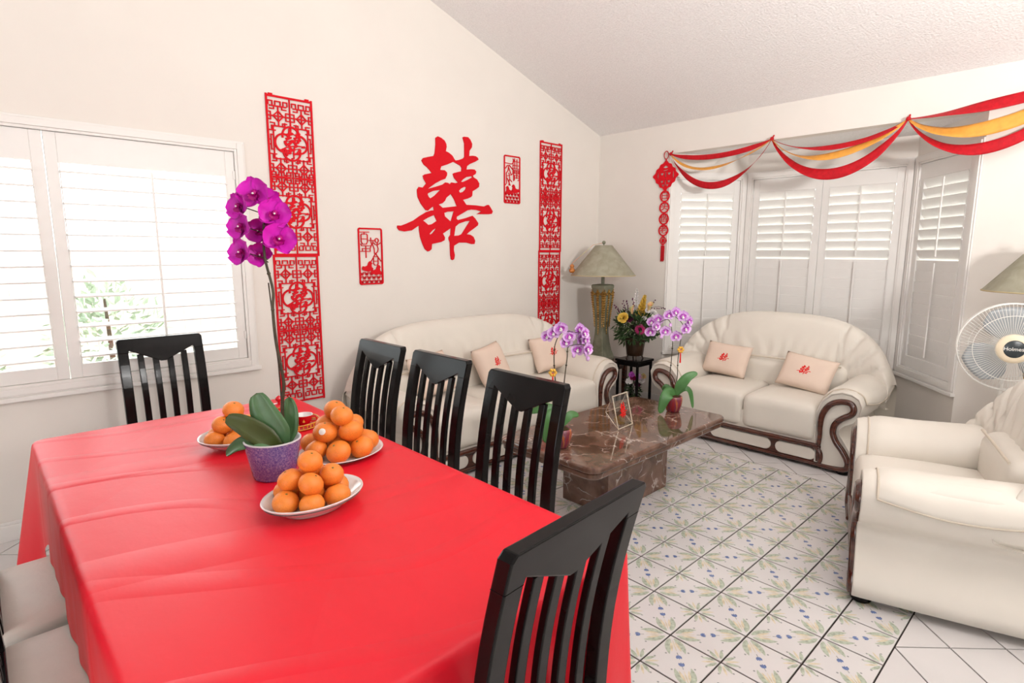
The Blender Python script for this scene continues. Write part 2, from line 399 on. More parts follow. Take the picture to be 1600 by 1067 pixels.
# patterned tile: the print is laid on the glaze as thin shapes
def leafpts(ang, d0, ln, wd, bend=0.0, n=7):
    L_, R_ = [], []
    for k in range(n+1):
        t = k/n; d = d0+ln*t
        a = ang+bend*t*t
        wv = wd*math.sin(PI*min(1, t*0.92+0.04))**0.8*(1-0.35*t)
        c, s_ = math.cos(a), math.sin(a)
        L_.append((d*c-wv*s_, d*s_+wv*c)); R_.append((d*c+wv*s_, d*s_-wv*c))
    return L_+R_[::-1]
def tile_mesh():
    mb = MB(); h = 0.0981; b = 0.0015
    v = [(-h, -h, -.006), (h, -h, -.006), (h, h, -.006), (-h, h, -.006), (-h, -h, -.001), (h, -h, -.001), (h, h, -.001), (-h, h, -.001),
         (-h+b, -h+b, 0), (h-b, -h+b, 0), (h-b, h-b, 0), (-h+b, h-b, 0)]
    mb.add(v, [(0, 1, 5, 4), (1, 2, 6, 5), (2, 3, 7, 6), (3, 0, 4, 7), (4, 5, 9, 8), (5, 6, 10, 9), (6, 7, 11, 10), (7, 4, 8, 11), (8, 9, 10, 11)], 0)
    def pr(poly, cx, cy, rot, mi, z=0.0003):
        c, s_ = math.cos(rot), math.sin(rot)
        pts = [((cx+(x*c-y*s_)*T), (cy+(x*s_+y*c)*T), z) for x, y in poly]
        pts = [(max(-h+b, min(h-b, p[0])), max(-h+b, min(h-b, p[1])), z) for p in pts]
        mb.add(pts, [tuple(range(len(pts)))], mi)
    for k, (cx, cy, big) in enumerate([(-h, -h, 1), (h, -h, 0), (h, h, 1), (-h, h, 0)]):
        rot = PI/4+k*PI/2
        if big:
            for sg in (-1, 1):
                pr(leafpts(sg*R(25), .10, .42, .072, sg*R(-9)), cx, cy, rot, 1)
                pr(leafpts(sg*R(11), .20, .25, .032), cx, cy, rot, 2, .0004)
                # curled leaf tip
                tip = (.53*math.cos(sg*R(20)), .53*math.sin(sg*R(20)))
                pr([(tip[0]-.02+.022*math.cos(a*PI/3), tip[1]+sg*.02+.02*math.sin(a*PI/3)) for a in range(6)], cx, cy, rot, 4, .0002)
            pr(leafpts(0, .14, .30, .016), cx, cy, rot, 2, .0005)
            pr([(.47, -.008), (.57, -.006), (.57, .006), (.47, .008)], cx, cy, rot, 4, .0005)
            pr([(.55, -.035), (.59, -.055), (.635, -.045), (.62, -.014), (.65, 0), (.62, .014), (.635, .045), (.59, .055), (.55, .035), (.54, 0)], cx, cy, rot, 3, .0006)
        else:
            for sg in (-1, 1):
                pr(leafpts(sg*R(27), .06, .23, .042, sg*R(-6)), cx, cy, rot, 1)
                pr([(.29*math.cos(sg*R(24))+.022*math.cos(a*PI/3), .29*math.sin(sg*R(24))+sg*.01+.018*math.sin(a*PI/3)) for a in range(6)], cx, cy, rot, 4, .0002)
            pr(leafpts(0, .08, .23, .026), cx, cy, rot, 2, .0004)
    me = mb.mesh('patterned_tile', [M['tile'], M['t_green'], M['t_yel'], M['t_blue'], M['t_dark']])
    return me
tm = tile_mesh()
for i in range(-4, 10):
    for j in range(-8, 4):
        # corner (i, j) -> x = TX0 + i T, y = TY0 - j T ; ornaments are big where i + j is odd
        o = put('patterned_tile', tm, floor)
        o.location = (TX0+(i+.5)*T, TY0-(j+.5)*T, 0)
        # the tile's low-low corner is node (i, j + 1)
        o.rotation_euler = (0, 0, 0 if (i+j+1) % 2 else PI/2)

def clip(poly, x0, x1, y0, y1):
    for ax, val, sg in ((0, x0, 1), (0, x1, -1), (1, y0, 1), (1, y1, -1)):
        out = []
        for k in range(len(poly)):
            a, b = poly[k-1], poly[k]
            da, db = (a[ax]-val)*sg, (b[ax]-val)*sg
            if (da >= 0) != (db >= 0):
                t = da/(da-db); out.append((a[0]+(b[0]-a[0])*t, a[1]+(b[1]-a[1])*t))
            if db >= 0: out.append(b)
        poly = out
        if not poly: return []
    return poly
def pix(p):
    d = Vector(p)-CAM; z = d.dot(fwd)
    if z < .05: return None
    return 800+FPX*d.dot(rg2)/z, 533.5-FPX*d.dot(up2)/z, z
cand = []
S2 = T*math.sqrt(.5)
for (x0, x1, y0, y1, nx, ny) in ((PXB, 0.0, YR, 0, PXB, TY0-T), (0.0, 0.6, -3.04, -0.80, PXB, TY0-T), (XR, PXB, YR, PYA, TX0+4.1*T, PYA), (XR, PXB, PYB, 0, PXB, PYB), (XR, PXA, PYA, PYB, PXA, PYB)):
    for a in range(-70, 71):
        for b in range(-70, 71):
            if (a+b) % 2: continue
            cx, cy = nx+a*S2, ny+b*S2
            if cx < x0-.2 or cx > x1+.2 or cy < y0-.2 or cy > y1+.2: continue
            # the lattice squares are centred between nodes
            cx += S2
            g = S2-.0042
            gp = .0028
            pl = clip([(cx-g, cy), (cx, cy-g), (cx+g, cy), (cx, cy+g)], x0+gp, x1-gp, y0+gp, y1-gp)
            if len(pl) < 3: continue
            mx = sum(p[0] for p in pl)/len(pl); my = sum(p[1] for p in pl)/len(pl)
            ar = abs(sum(pl[k-1][0]*pl[k][1]-pl[k][0]*pl[k-1][1] for k in range(len(pl))))/2
            if ar < 2e-4: continue
            q = pix((mx, my, 0)); sc = 0
            if q and -60 < q[0] < 1660 and 0 < q[1] < 1130:
                sc = ar/q[2]**2
                if -4.6 < mx < -3.65 and -2.9 < my < -1.2: sc *= .01      # under the dining table
            cand.append((sc, pl))
cand.sort(key=lambda t: -t[0])
rest = MB()
for k, (sc, pl) in enumerate(cand):
    if k < 230 and sc > 0:
        mb = MB(); mb.prism(pl, -.006, 0, 'xy'); mb.build('white_tile', M['tile'], floor)
    else: rest.prism(pl, -.006, 0, 'xy')
o = rest.build('white_tiles', M['tile'], floor); o['kind'] = 'stuff'

# left wall (y = 0) with the shuttered window
WX0, WX1, WZ0, WZ1 = -5.29, -3.48, 0.775, 2.05
wl = MB()
def wpiece(x0, x1, z0, top=None):
    poly = [(x0, z0), (x1, z0)]
    if top is None:
        poly.append((x1, zc(x1)+.05))
        if x0 < RIDGE < x1: poly.append((RIDGE, zc(RIDGE)+.05))
        poly.append((x0, zc(x0)+.05))
    else: poly += [(x1, top), (x0, top)]
    wl.prism(poly, 0, .12, 'xz')
wpiece(XR-.12, WX0, -.05); wpiece(WX1, 0.12, -.05); wpiece(WX0, WX1, -.05, WZ0); wpiece(WX0, WX1, WZ1)
struct(wl.build('wall_left', M['wall']))
# nail marks left in the plaster
# back wall (x = 0) with the bay opening
BZ = 2.325
wb = MB()
wb.box(0, .10, -.80, 0.0, -.05, 2.65); wb.box(0, .10, YR-.12, -3.04, -.05, 2.65); wb.box(0, .10, -3.04, -.80, BZ, 2.65)
struct(wb.build('wall_back', M['wall']))
# bay walls
BW = [((0.0, -.80), (.60, -1.25)), ((.60, -1.25), (.60, -2.56)), ((.60, -2.56), (0.0, -3.04))]
FZ0, FZ1 = .56, 2.115
def wall_seg(name, a, b, inset):
    L_ = math.hypot(b[0]-a[0], b[1]-a[1]); ang = math.atan2(b[1]-a[1], b[0]-a[0])
    mb = MB()
    mb.box(0, inset, 0, .07, -.05, BZ+.05); mb.box(L_-inset, L_, 0, .07, -.05, BZ+.05)
    mb.box(inset, L_-inset, 0, .07, -.05, FZ0); mb.box(inset, L_-inset, 0, .07, FZ1, BZ+.05)
    o = struct(mb.build(name, M['wall'])); o.location = (a[0], a[1], 0); o.rotation_euler = (0, 0, ang)
    return L_, ang
bays = [wall_seg('wall_bay_left', *BW[0], .05), wall_seg('wall_bay_center', *BW[1], .05), wall_seg('wall_bay_right', *BW[2], .05)]
mb = MB(); mb.prism([(0.10, -0.82), (0.66, -1.2), (0.66, -2.62), (0.10, -3.02)], BZ, BZ+.04, 'xy')
struct(mb.build('ceiling_bay', M['ceiling']))
# ceiling: a vault sloping up from the back wall
mb = MB()
for xa, xb in ((RIDGE, .12), (XR-.12, RIDGE)):
    mb.prism([(xa, zc(xa)), (xb, zc(xb)), (xb, zc(xb)+.1), (xa, zc(xa)+.1)], YR-.12, .12, 'xz')
struct(mb.build('ceiling', M['ceiling']))
# right wall, and rear wall with an opening added to let sky light in (both behind the photographer)
mb = MB(); mb.prism([(XR-.12, -.05), (.12, -.05), (.12, zc(.12)+.05), (RIDGE, zc(RIDGE)+.05), (XR-.12, zc(XR)+.05)], YR-.12, YR, 'xz')
struct(mb.build('wall_right', M['wall']))
mb = MB(); mb.box(XR-.12, XR, YR, -5.0, -.05, 3.0); mb.box(XR-.12, XR, -2.6, 0, -.05, 3.0); mb.box(XR-.12, XR, -5.0, -2.6, 2.1, 3.0)
struct(mb.build('wall_rear', M['wall']))
# baseboards
mb = MB(); mb.box(XR, 0, -.014, 0, 0, .085); mb.box(XR, 0, -.009, 0, .085, .10)
struct(mb.build('baseboard_left', M['trim'], bevel=.003))
mb = MB(); mb.box(-.014, 0, -.80, -.014, 0, .09); mb.box(-.014, 0, YR, -3.04, 0, .09)
struct(mb.build('baseboard_back', M['trim'], bevel=.003))

# ------------------------------------------------------------------ shuttered windows
def louver_mesh(wd, chord=.086, th=.009):
    mb = MB()
    pr = [(-chord/2, -th*.42), (-chord/2, th*.42), (-chord*.3, th*.55), (chord*.3, th*.55), (chord/2, th*.3), (chord/2, -th*.3), (chord*.3, -th*.55), (-chord*.3, -th*.55)]
    mb.prism(pr, -wd/2, wd/2, 'yz')     # profile in y,z ; length along x
    return mb.mesh('louver', M['shutter'])
def window(name, L_, loc, ang, x0, x1, z0, z1, npan, sections, trim=.045, stile=.05, railt=.11, railb=.075, sill=.05, mullion=None):
    """local: x along the wall, -y towards the room, sections = [(z_low, z_high, louver tilt)]"""
    fr = MB()
    tw = trim
    for (a, b, c, d, dy) in ((x0-tw, x0, z0-tw, z1+tw, .018), (x1, x1+tw, z0-tw, z1+tw, .018), (x0, x1, z1, z1+tw, .018), (x0, x1, z0-tw, z0, .018)):
        fr.box(a, b, -dy, .0, c, d)
    o2 = .012                          # outer bead and inner step
    for (a, b, c, d) in ((x0-tw-o2, x0-tw, z0-tw-o2, z1+tw+o2), (x1+tw, x1+tw+o2, z0-tw-o2, z1+tw+o2), (x0-tw, x1+tw, z1+tw, z1+tw+o2), (x0-tw, x1+tw, z0-tw-o2, z0-tw)):
        fr.box(a, b, -.010, .0, c, d)
    st = .014
    for (a, b, c, d) in ((x0, x0+st, z0, z1), (x1-st, x1, z0, z1), (x0+st, x1-st, z1-st, z1), (x0+st, x1-st, z0, z0+st)):
        fr.box(a, b, -.012, .06, c, d)
    fr.box(x0-tw-.02, x1+tw+.02, -.03, 0, z0-tw-.03, z0-tw-.008)     # stool under the casing
    root = struct(fr.build(name, M['trim'], bevel=.002))
    root.location = loc; root.rotation_euler = (0, 0, ang)
    pw = (x1-x0-2*st)/npan
    gl = MB(); gl.box(x0, x1, .062, .066, z0, z1); gl.build('glass_pane', M['glass'], root)
    for k in range(npan):
        a, b = x0+st+k*pw+.002, x0+st+(k+1)*pw-.002
        p = MB(); f0, f1 = .002, .030
        c, d = z0+st+.002, z1-st-.002
        p.box(a, a+stile, f0, f1, c, d); p.box(b-stile, b, f0, f1, c, d)
        p.box(a+stile, b-stile, f0, f1, d-railt, d); p.box(a+stile, b-stile, f0, f1, c, c+railb)
        p.box(a+stile, a+stile+.006, f0-.004, f0, c+railb, d-railt); p.box(b-stile-.006, b-stile, f0-.004, f0, c+railb, d-railt)
        # small hinges on the outer stile
        for hz in (c+.12, d-.16):
            hx = a-.001 if k == 0 else b-.011
            p.box(hx, hx+.012, f0-.006, f0, hz, hz+.05)
        panel = p.build('shutter_panel', M['shutter'], root, bevel=.002)
        lw = b-a-2*stile-.004
        for (lo, hi, tilt) in sections:
            n = max(1, round((hi-lo)/.0785)); pitch = (hi-lo)/n
            lm = louver_mesh(lw, pitch*1.14)
            for q in range(n):
                l = put('louver', lm, panel); l.location = ((a+b)/2, .016, lo+(q+.5)*pitch); l.rotation_euler = (tilt, 0, 0)
            r = MB(); fwd_ = -.052 if abs(tilt) < .3 else (-.030 if abs(tilt) < 1.0 else -.014)
            zz = 0
            r.box((a+b)/2-.006, (a+b)/2+.006, fwd_, fwd_+.009, lo+.025+zz, hi-.012+zz)
            r.build('tilt_rod', M['shutter'], panel, bevel=.0015)
    return root
window('window_1', 0, (0, 0, 0), 0, WX0, WX1, WZ0, WZ1, 2, [(.865, 1.885, R(4))], railt=.145, railb=.07, trim=.035)
for nm, (L_, ang), (a, b), npn in (('window_2', bays[0], BW[0], 1), ('window_3', bays[1], BW[1], 2), ('window_4', bays[2], BW[2], 1)):
    window(nm, L_, (a[0], a[1], 0), ang, .05, L_-.05, FZ0, FZ1, npn, [(.662, 1.385, R(-84)), (1.392, 1.985, R(-60))], trim=.038, stile=.055, railt=.115, railb=.085)
HAPPY = [
 [(-0.11,0.457),(-0.088,0.471),(-0.056,0.464),(-0.024,0.448),(-0.008,0.424),(-0.005,0.404),(-0.014,0.37),(0.014,0.363),(0.05,0.344),(0.07,0.318),(0.08,0.31),(0.114,0.318),(0.155,0.333),(0.17,0.347),(0.171,0.452),(0.154,0.494),(0.168,0.502),(0.21,0.504),(0.234,0.486),(0.252,0.457),(0.248,0.43),(0.223,0.4),(0.219,0.36),(0.254,0.366),(0.286,0.366),(0.308,0.357),(0.318,0.342),(0.282,0.322),(0.225,0.298),(0.196,0.279),(0.189,0.252),(0.239,0.259),(0.274,0.26),(0.292,0.246),(0.285,0.226),(0.256,0.21),(0.263,0.197),(0.299,0.184),(0.324,0.154),(0.32,0.126),(0.287,0.105),(0.251,0.086),(0.247,0.051),(0.236,0.04),(0.2,0.025),(0.151,0.012),(0.185,-0.025),(0.285,-0.024),(0.374,-0.028),(0.411,-0.013),(0.427,-0.013),(0.449,-0.037),(0.47,-0.064),(0.46,-0.084),(0.426,-0.089),(0.292,-0.094),(0.344,-0.07),(0.292,-0.061),(0.242,-0.06),(0.199,-0.067),(0.149,-0.092),(0.086,-0.123),(0.082,-0.14),(0.096,-0.149),(0.176,-0.131),(0.248,-0.109),(0.277,-0.13),(0.31,-0.167),(0.306,-0.184),(0.269,-0.207),(0.218,-0.236),(0.185,-0.259),(0.225,-0.263),(0.257,-0.279),(0.275,-0.312),(0.267,-0.337),(0.238,-0.339),(0.181,-0.327),(0.103,-0.328),(0.054,-0.353),(0.05,-0.386),(0.06,-0.429),(0.052,-0.461),(0.035,-0.468),(0.021,-0.461),(0.015,-0.429),(0.013,-0.37),(0.012,-0.327),(0.001,-0.305),(0.001,-0.289),(0.018,-0.268),(0.024,-0.214),(-0.015,-0.237),(-0.055,-0.259),(-0.036,-0.29),(-0.04,-0.311),(-0.073,-0.325),(-0.162,-0.342),(-0.166,-0.381),(-0.189,-0.397),(-0.205,-0.399),(-0.23,-0.381),(-0.251,-0.34),(-0.271,-0.289),(-0.279,-0.238),(-0.279,-0.204),(-0.306,-0.219),(-0.344,-0.242),(-0.41,-0.252),(-0.457,-0.245),(-0.473,-0.226),(-0.47,-0.21),(-0.438,-0.21),(-0.396,-0.196),(-0.329,-0.169),(-0.267,-0.131),(-0.21,-0.101),(-0.165,-0.087),(-0.138,-0.084),(-0.142,-0.055),(-0.165,-0.068),(-0.194,-0.09),(-0.216,-0.086),(-0.258,-0.04),(-0.284,0.004),(-0.289,0.043),(-0.289,0.06),(-0.273,0.081),(-0.236,0.079),(-0.204,0.112),(-0.228,0.145),(-0.234,0.167),(-0.215,0.178),(-0.152,0.194),(-0.17,0.213),(-0.195,0.233),(-0.225,0.25),(-0.243,0.277),(-0.227,0.296),(-0.186,0.308),(-0.13,0.322),(-0.12,0.341),(-0.11,0.407)],
 [(0.132,0.152),(0.153,0.172),(0.188,0.193),(0.245,0.205),(0.248,0.196),(0.202,0.173),(0.153,0.152)],
 [(0.059,0.298),(-0.001,0.272),(-0.061,0.251),(-0.071,0.224),(-0.028,0.226),(-0.004,0.21),(-0.006,0.189),(-0.023,0.162),(-0.069,0.145),(-0.122,0.118),(-0.167,0.089),(-0.19,0.073),(-0.122,0.093),(-0.05,0.116),(-0.024,0.134),(0.003,0.133),(0.019,0.124),(0.036,0.139),(0.077,0.137),(0.101,0.144),(0.064,0.175),(0.051,0.205),(0.065,0.214),(0.137,0.234),(0.14,0.258),(0.127,0.275),(0.086,0.289)],
 [(-0.19,0.04),(-0.142,0.061),(-0.074,0.073),(-0.097,0.054),(-0.13,0.026),(-0.169,0.003),(-0.185,0.015),(-0.194,0.032)],
 [(0.11,0.079),(0.131,0.099),(0.166,0.115),(0.184,0.113),(0.176,0.094),(0.151,0.074),(0.12,0.065)],
 [(0.028,0.05),(-0.016,0.018),(-0.03,-0.006),(-0.054,-0.026),(-0.09,-0.038),(-0.054,-0.061),(0.087,-0.041),(0.061,0.01)],
 [(0.056,-0.083),(-0.008,-0.089),(-0.039,-0.1),(-0.033,-0.126),(0.024,-0.164)],
 [(-0.137,-0.12),(-0.198,-0.144),(-0.24,-0.166),(-0.218,-0.18),(-0.193,-0.197),(-0.161,-0.191),(-0.112,-0.164),(-0.125,-0.141)],
 [(-0.12,-0.218),(-0.156,-0.238),(-0.182,-0.262),(-0.179,-0.271),(-0.157,-0.261),(-0.13,-0.234)],
 [(0.222,-0.151),(0.176,-0.156),(0.106,-0.177),(0.071,-0.202),(0.056,-0.275),(0.104,-0.271),(0.132,-0.26),(0.168,-0.216)]]

# ------------------------------------------------------------------ dining chairs
def lean(z):                       # how far the back leans behind the seat
    if z < .45: return -.19-.02*(.45-z)/.45
    t = (z-.45)/.55
    return -.19-.02*math.sin(PI*t)*-1.0-.085*t
def strip(mb, xs, zs, wx, wy, n=10, taper=None):
    """bar following the lean of the back"""
    rings = []
    for k in range(n+1):
        t = k/n; z = zs[0]+(zs[1]-zs[0])*t; x = xs[0]+(xs[1]-xs[0])*t; y = lean(z)
        w2 = wx/2
        rings.append([(x-w2, y-wy/2, z), (x+w2, y-wy/2, z), (x+w2, y+wy/2, z), (x-w2, y+wy/2, z)])
    mb.loft(rings, 0, False)
    return mb
def make_chair():
    t = thing('dining_chair', 'x', 'chair')
    for sg in (-1, 1):
        mb = MB(); strip(mb, (sg*.176, sg*.177), (0.0, .9262), .046, .032, 16)
        mb.build('back_post', M['black'], t, bevel=.0035)
    # crest rail with a V-shaped lower edge
    top, sides = .998, .925
    outl = [(-.2, .925), (-.2, .985), (-.19, .998), (.19, .998), (.2, .985), (.2, .925), (.153, .925), (.151, .938), (.012, .872), (-.012, .872), (-.151, .938), (-.153, .925)]
    mb = MB(); n = len(outl)
    fr = [(x, lean(z)+.016, z) for x, z in outl]; bk = [(x, lean(z)-.016, z) for x, z in outl]
    mb.add(fr+bk, [tuple(range(n)), tuple(range(n, 2*n))[::-1]]+[(i, i+n, (i+1) % n+n, (i+1) % n) for i in range(n)])
    mb.build('crest_rail', M['black'], t, bevel=.0035)
    for x in (-.102, -.034, .034, .102):
        ztop = .938-(.152-abs(x))/.14*.066+.012
        mb = MB(); strip(mb, (x*.96, x), (.47, min(ztop, .915)), .029, .018, 12)
        mb.build('slat', M['black'], t, bevel=.003)
    mb = MB(); mb.box(-.19, .19, -.205, -.175, .455, .492); mb.build('lower_back_rail', M['black'], t, bevel=.004)
    mb = MB()
    mb.box(-.195, .195, -.19, -.165, .385, .435); mb.box(-.2, .2, .175, .2, .385, .435); mb.box(-.205, -.18, -.17, .18, .385, .435); mb.box(.18, .205, -.17, .18, .385, .435)
    mb.build('seat_frame', M['black'], t, bevel=.004)
    for sg in (-1, 1):
        mb = MB(); mb.loft([[(sg*.185+a*s_, .182+b*s_, z) for a, b in ((-1, -1), (1, -1), (1, 1), (-1, 1))] for z, s_ in ((0, .013), (.43, .021))], 0, False)
        mb.build('front_leg', M['black'], t, bevel=.003)
    mb = MB(); rbox(mb, (0, .012, .452), .43, .40, .046, .022, .012, 8)
    weld(mb.build('seat_cushion', M['seat'], t))
    return t
ch = make_chair()
spots = [
 ((-4.005, -.47, 0), PI, 'black lacquered dining chair at the table end under the shuttered window'),
 ((-3.515, -1.20, 0), PI/2, 'black lacquered dining chair between table and sofa, nearest the tall lattice hanging'),
 ((-3.505, -1.685, 0), PI/2, 'black lacquered dining chair between table and sofa, the middle one of three'),
 ((-3.535, -2.255, 0), PI/2, 'black lacquered dining chair between table and marble coffee table'),
 ((-3.995, -2.835, 0), R(4), 'black lacquered dining chair at the table end away from the window'),
 ((-4.575, -1.64, 0), -PI/2, 'cream-seated black dining chair on the side away from the sofa, nearer the window'),
 ((-4.575, -2.11, 0), -PI/2, 'cream-seated black dining chair on the side away from sofa and window')]
for k, (lc, rz, lb) in enumerate(spots):
    o = ch if k == 0 else copy_tree(ch)
    o.location = lc; o.rotation_euler = (0, 0, rz)
    tag(o, lb, 'chair', 'black dining chairs around the red table')

# ------------------------------------------------------------------ dining table and cloth
TXA, TXB, TYA, TYB, TZ = -4.605, -3.645, -2.975, -1.015, .757
t = thing('dining_table', 'long dining table hidden under the red tablecloth', 'table', ((TXA+TXB)/2, (TYA+TYB)/2, 0))
hx, hy = (TXB-TXA)/2-.012, (TYB-TYA)/2-.012
mb = MB(); mb.box(-hx, hx, -hy, hy, .715, .752); mb.build('tabletop', M['black'], t, bevel=.006)
for a in (-1, 1):
    for b in (-1, 1):
        mb = MB(); mb.loft([[(a*(hx-.09)+p*s_, b*(hy-.55)+q*s_, z) for p, q in ((-1, -1), (1, -1), (1, 1), (-1, 1))] for z, s_ in ((0, .03), (.715, .04))], 0, False)
        mb.build('leg', M['black'], t, bevel=.004)
def make_cloth():
    hx, hy = (TXB-TXA)/2, (TYB-TYA)/2; rc = .03
    N = 360
    # perimeter as rounded rectangle
    per = []
    segs = []
    pts = []
    def arc(cx, cy, a0):
        for k in range(12): 
            a = a0+k/12*PI/2
            pts.append((cx+rc*math.cos(a), cy+rc*math.sin(a), math.cos(a), math.sin(a), math.sin(2*(k/12)*PI/2)))
    def line(p, q, nx, ny, n):
        for k in range(n):
            f = k/n; d = min(f, 1-f)*math.hypot(q[0]-p[0], q[1]-p[1])
            pts.append((p[0]+(q[0]-p[0])*f, p[1]+(q[1]-p[1])*f, nx, ny, 0))
    arc(hx-rc, hy-rc, 0); line((hx-rc, hy), (-hx+rc, hy), 0, 1, 70)
    arc(-hx+rc, hy-rc, PI/2); line((-hx, hy-rc), (-hx, -hy+rc), -1, 0, 130)
    arc(-hx+rc, -hy+rc, PI); line((-hx+rc, -hy), (hx-rc, -hy), 0, -1, 70)
    arc(hx-rc, -hy+rc, PI*1.5); line((hx, -hy+rc), (hx, hy-rc), 1, 0, 130)
    n = len(pts); rings = []
    random.seed(3)
    ph = [random.uniform(0, 6.28) for _ in range(6)]
    for f in (.0, .2, .4, .6, .75, .88, .96):
        rings.append([(x*f, y*f, 0) for x, y, *_ in pts])
    for (off, dz) in ((-.006, 0), (.004, -.003), (.011, -.010), (.014, -.022)):
        rings.append([(x+nx*off, y+ny*off, dz) for x, y, nx, ny, c in pts])
    K = 12
    for k in range(1, K+1):
        f = k/K; ring = []
        for i, (x, y, nx, ny, c) in enumerate(pts):
            dcor = math.hypot(hx-abs(x), hy-abs(y))
            cor = math.exp(-(dcor/.13)**2)
            free = math.exp(-(dcor/(.26 if (x < 0 and y > 0) else .09))**4)
            drop = .245+.165*free+.02*cor
            fl_ = .085 if (x < 0 and y > 0) else .02
            side = .35 if (nx < -.5 or nx > .5) else 1.0
            s_ = i/n*2*PI
            fold = .010*math.sin(17*s_+ph[0])+.008*math.sin(31*s_+ph[1])+.005*math.sin(53*s_+ph[2])
            # corner folds: cloth swings out into a cone
            out = .014+.010*f*side+cor*fl_*f+fold*f*side*(1-.4*cor)
            # two valleys beside each corner
            out -= .018*f*side*math.exp(-((dcor-.20)/.06)**2)
            ring.append((x+nx*out, y+ny*out, -.022-drop*f))
        rings.append(ring)
    mb = MB(); mb.loft(rings, 0, True, True, False)
    o = mb.build('tablecloth', M['cloth'], None)
    o.location = ((TXA+TXB)/2, (TYA+TYB)/2, TZ)
    return tag(o, 'bright red satin tablecloth draped over the long dining table', 'tablecloth')
make_cloth()

# ------------------------------------------------------------------ leather seating
LE, WO, PI_ = M['leather'], M['wood'], M['piping']
ARM = [(-.022, .05), (-.028, .25), (-.033, .396), (-.006, .474), (.050, .534), (.112, .556), (.172, .550), (.215, .526), (.236, .478), (.224, .405), (.190, .358), (.145, .334), (.116, .305), (.117, .269), (.150, .222), (.193, .157), (.221, .096), (.214, .040)]
WOODP = [(.0, .165), (.003, .242), (0, .298), (.008, .383), (.047, .455), (.105, .487), (.165, .488), (.189, .456), (.178, .416), (.126, .378), (.088, .332), (.080, .274), (.103, .217), (.144, .165), (.176, .111), (.184, .070), (.166, .042), (.10, .034), (.0, .034)]
def make_sofa(name, label, loc, rz, hi, nseat, insets, top=.97, pw=3.0, cat='sofa', wing_w=.275):
    t = thing(name, label, cat, loc, rz)
    W = hi+wing_w
    # hidden base
    mb = MB(); mb.box(-hi-.02, hi+.02, -.36, .395, .045, .30); mb.build('base', LE, t)
    # arms
    for sg in (-1, 1):
        rings = []
        cx, cz = .09, .30
        for (y, s_, bul) in ((.400, .93, 0), (.412, .965, 0), (.414, .985, 0), (.408, 1.0, 0), (.38, 1.02, .004), (.2, 1.03, .014), (0, 1.03, .020), (-.2, 1.0, .012), (-.34, .93, 0), (-.40, .80, 0)):
            ring = []
            for a, z in ARM:
                zz = cz+(z-cz)*s_; aa = cx+(a-cx)*s_
                if z < .1: zz = z
                up = max(0, (z-.40)/.15)
                ring.append((sg*(hi+aa+bul*(up if aa > .05 else 0)), y, zz+bul*up))
            rings.append(ring)
        mb = MB(); mb.loft(rings, 0, True); mb.build('arm', LE, t)
        # padded arm top with its piped edge
        def pad(u, v, sg=sg):
            k = [(-.036, .40), (-.012, .478), (.048, .542), (.112, .566), (.178, .560), (.225, .535), (.248, .487)]
            P = spline([(a, z, 0) for a, z in k], 6); p = P[min(len(P)-1, int(round(u*(len(P)-1))))]
            y = .36-.62*v
            e = min(u, 1-u, v*1.2, (1-v)*1.2)
            th = .016*min(1, e*9)**.5
            # the pad reaches lower on the outside towards the back
            low = .035*math.sin(PI*v)*max(0, u-.6)/.4
            rise = .03*max(0, v-.35)
            a, z = p.x, p.y
            nx_, nz_ = (a-.10), (z-.44)
            l = math.hypot(nx_, nz_) or 1
            return (sg*(hi+a+nx_/l*th+.018*math.sin(PI*v)*max(0, (u-.3))), y, z+nz_/l*th+rise-low)
        mb = MB(); mb.sheet(pad, 36, 24)
        edge = [pad(u/36, 0) for u in range(37)]+[pad(1, v/24) for v in range(1, 25)]
        p = mb.build('arm_pad', LE, t)
        e = MB(); e.tube(edge, .005, 6); e.build('piping', PI_, p)
        # mahogany scroll
        path = spline([(sg*(hi+a), .414, z) for a, z in WOODP], 5)
        n = len(path)
        mb = MB(); mb.tube(path, [.013+.007*min(1, 6*min(k/n, 1-k/n)) for k in range(n)], 10, flat=1.0, up=(0, 1, 0))
        mb.build('arm_scroll', WO, t)
        mb = MB(); mb.lathe([(.001, 0), (.036, 0), (.042, .012), (.038, .03), (.03, .045), (.001, .045)], 14, (sg*(hi+.15), .375, 0)); mb.build('foot', M['black'], t)
        mb = MB(); mb.lathe([(.001, 0), (.036, 0), (.042, .012), (.038, .03), (.03, .045), (.001, .045)], 14, (sg*(hi+.13), -.33, 0)); mb.build('foot', M['black'], t)
    # front apron: dark wood with oval leather insets
    mb = MB(); mb.box(-hi-.012, hi+.012, .38, .402, .03, .165)
    for sg in (-1, 1): mb.tube(spline([(sg*(hi-.03), .408, .158), (sg*(hi+.008), .41, .128), (sg*(hi+.018), .41, .085), (sg*(hi+.008), .408, .034)], 5), .015, 8)
    mb.tube([(-hi-.005, .41, .158), (hi+.005, .41, .158)], .018, 8); mb.tube([(-hi-.16, .405, .032), (hi+.16, .405, .032)], .014, 8)
    mb.build('apron', WO, t, bevel=.003)
    for x0, x1 in insets:
        pts = []
        r = .042; zc_ = .094
        for k in range(9): a = -PI/2+PI*k/8; pts.append((x1-r+r*math.cos(a), zc_+r*math.sin(a)))
        for k in range(9): a = PI/2+PI*k/8; pts.append((x0+r+r*math.cos(a), zc_+r*math.sin(a)))
        mb = MB(); mb.prism(pts, .395, .412, 'xz'); mb.build('apron_inset', LE, t, bevel=.006)
    # seat cushions
    cw = 2*(hi-.028)/nseat
    for k in range(nseat):
        cx = -hi+.028+cw*(k+.5)
        mb = MB(); rbox(mb, (cx, .115, .295), cw+.004, .60, .25, .055, .028, 14)
        weld(mb.build('seat_cushion', LE, t))
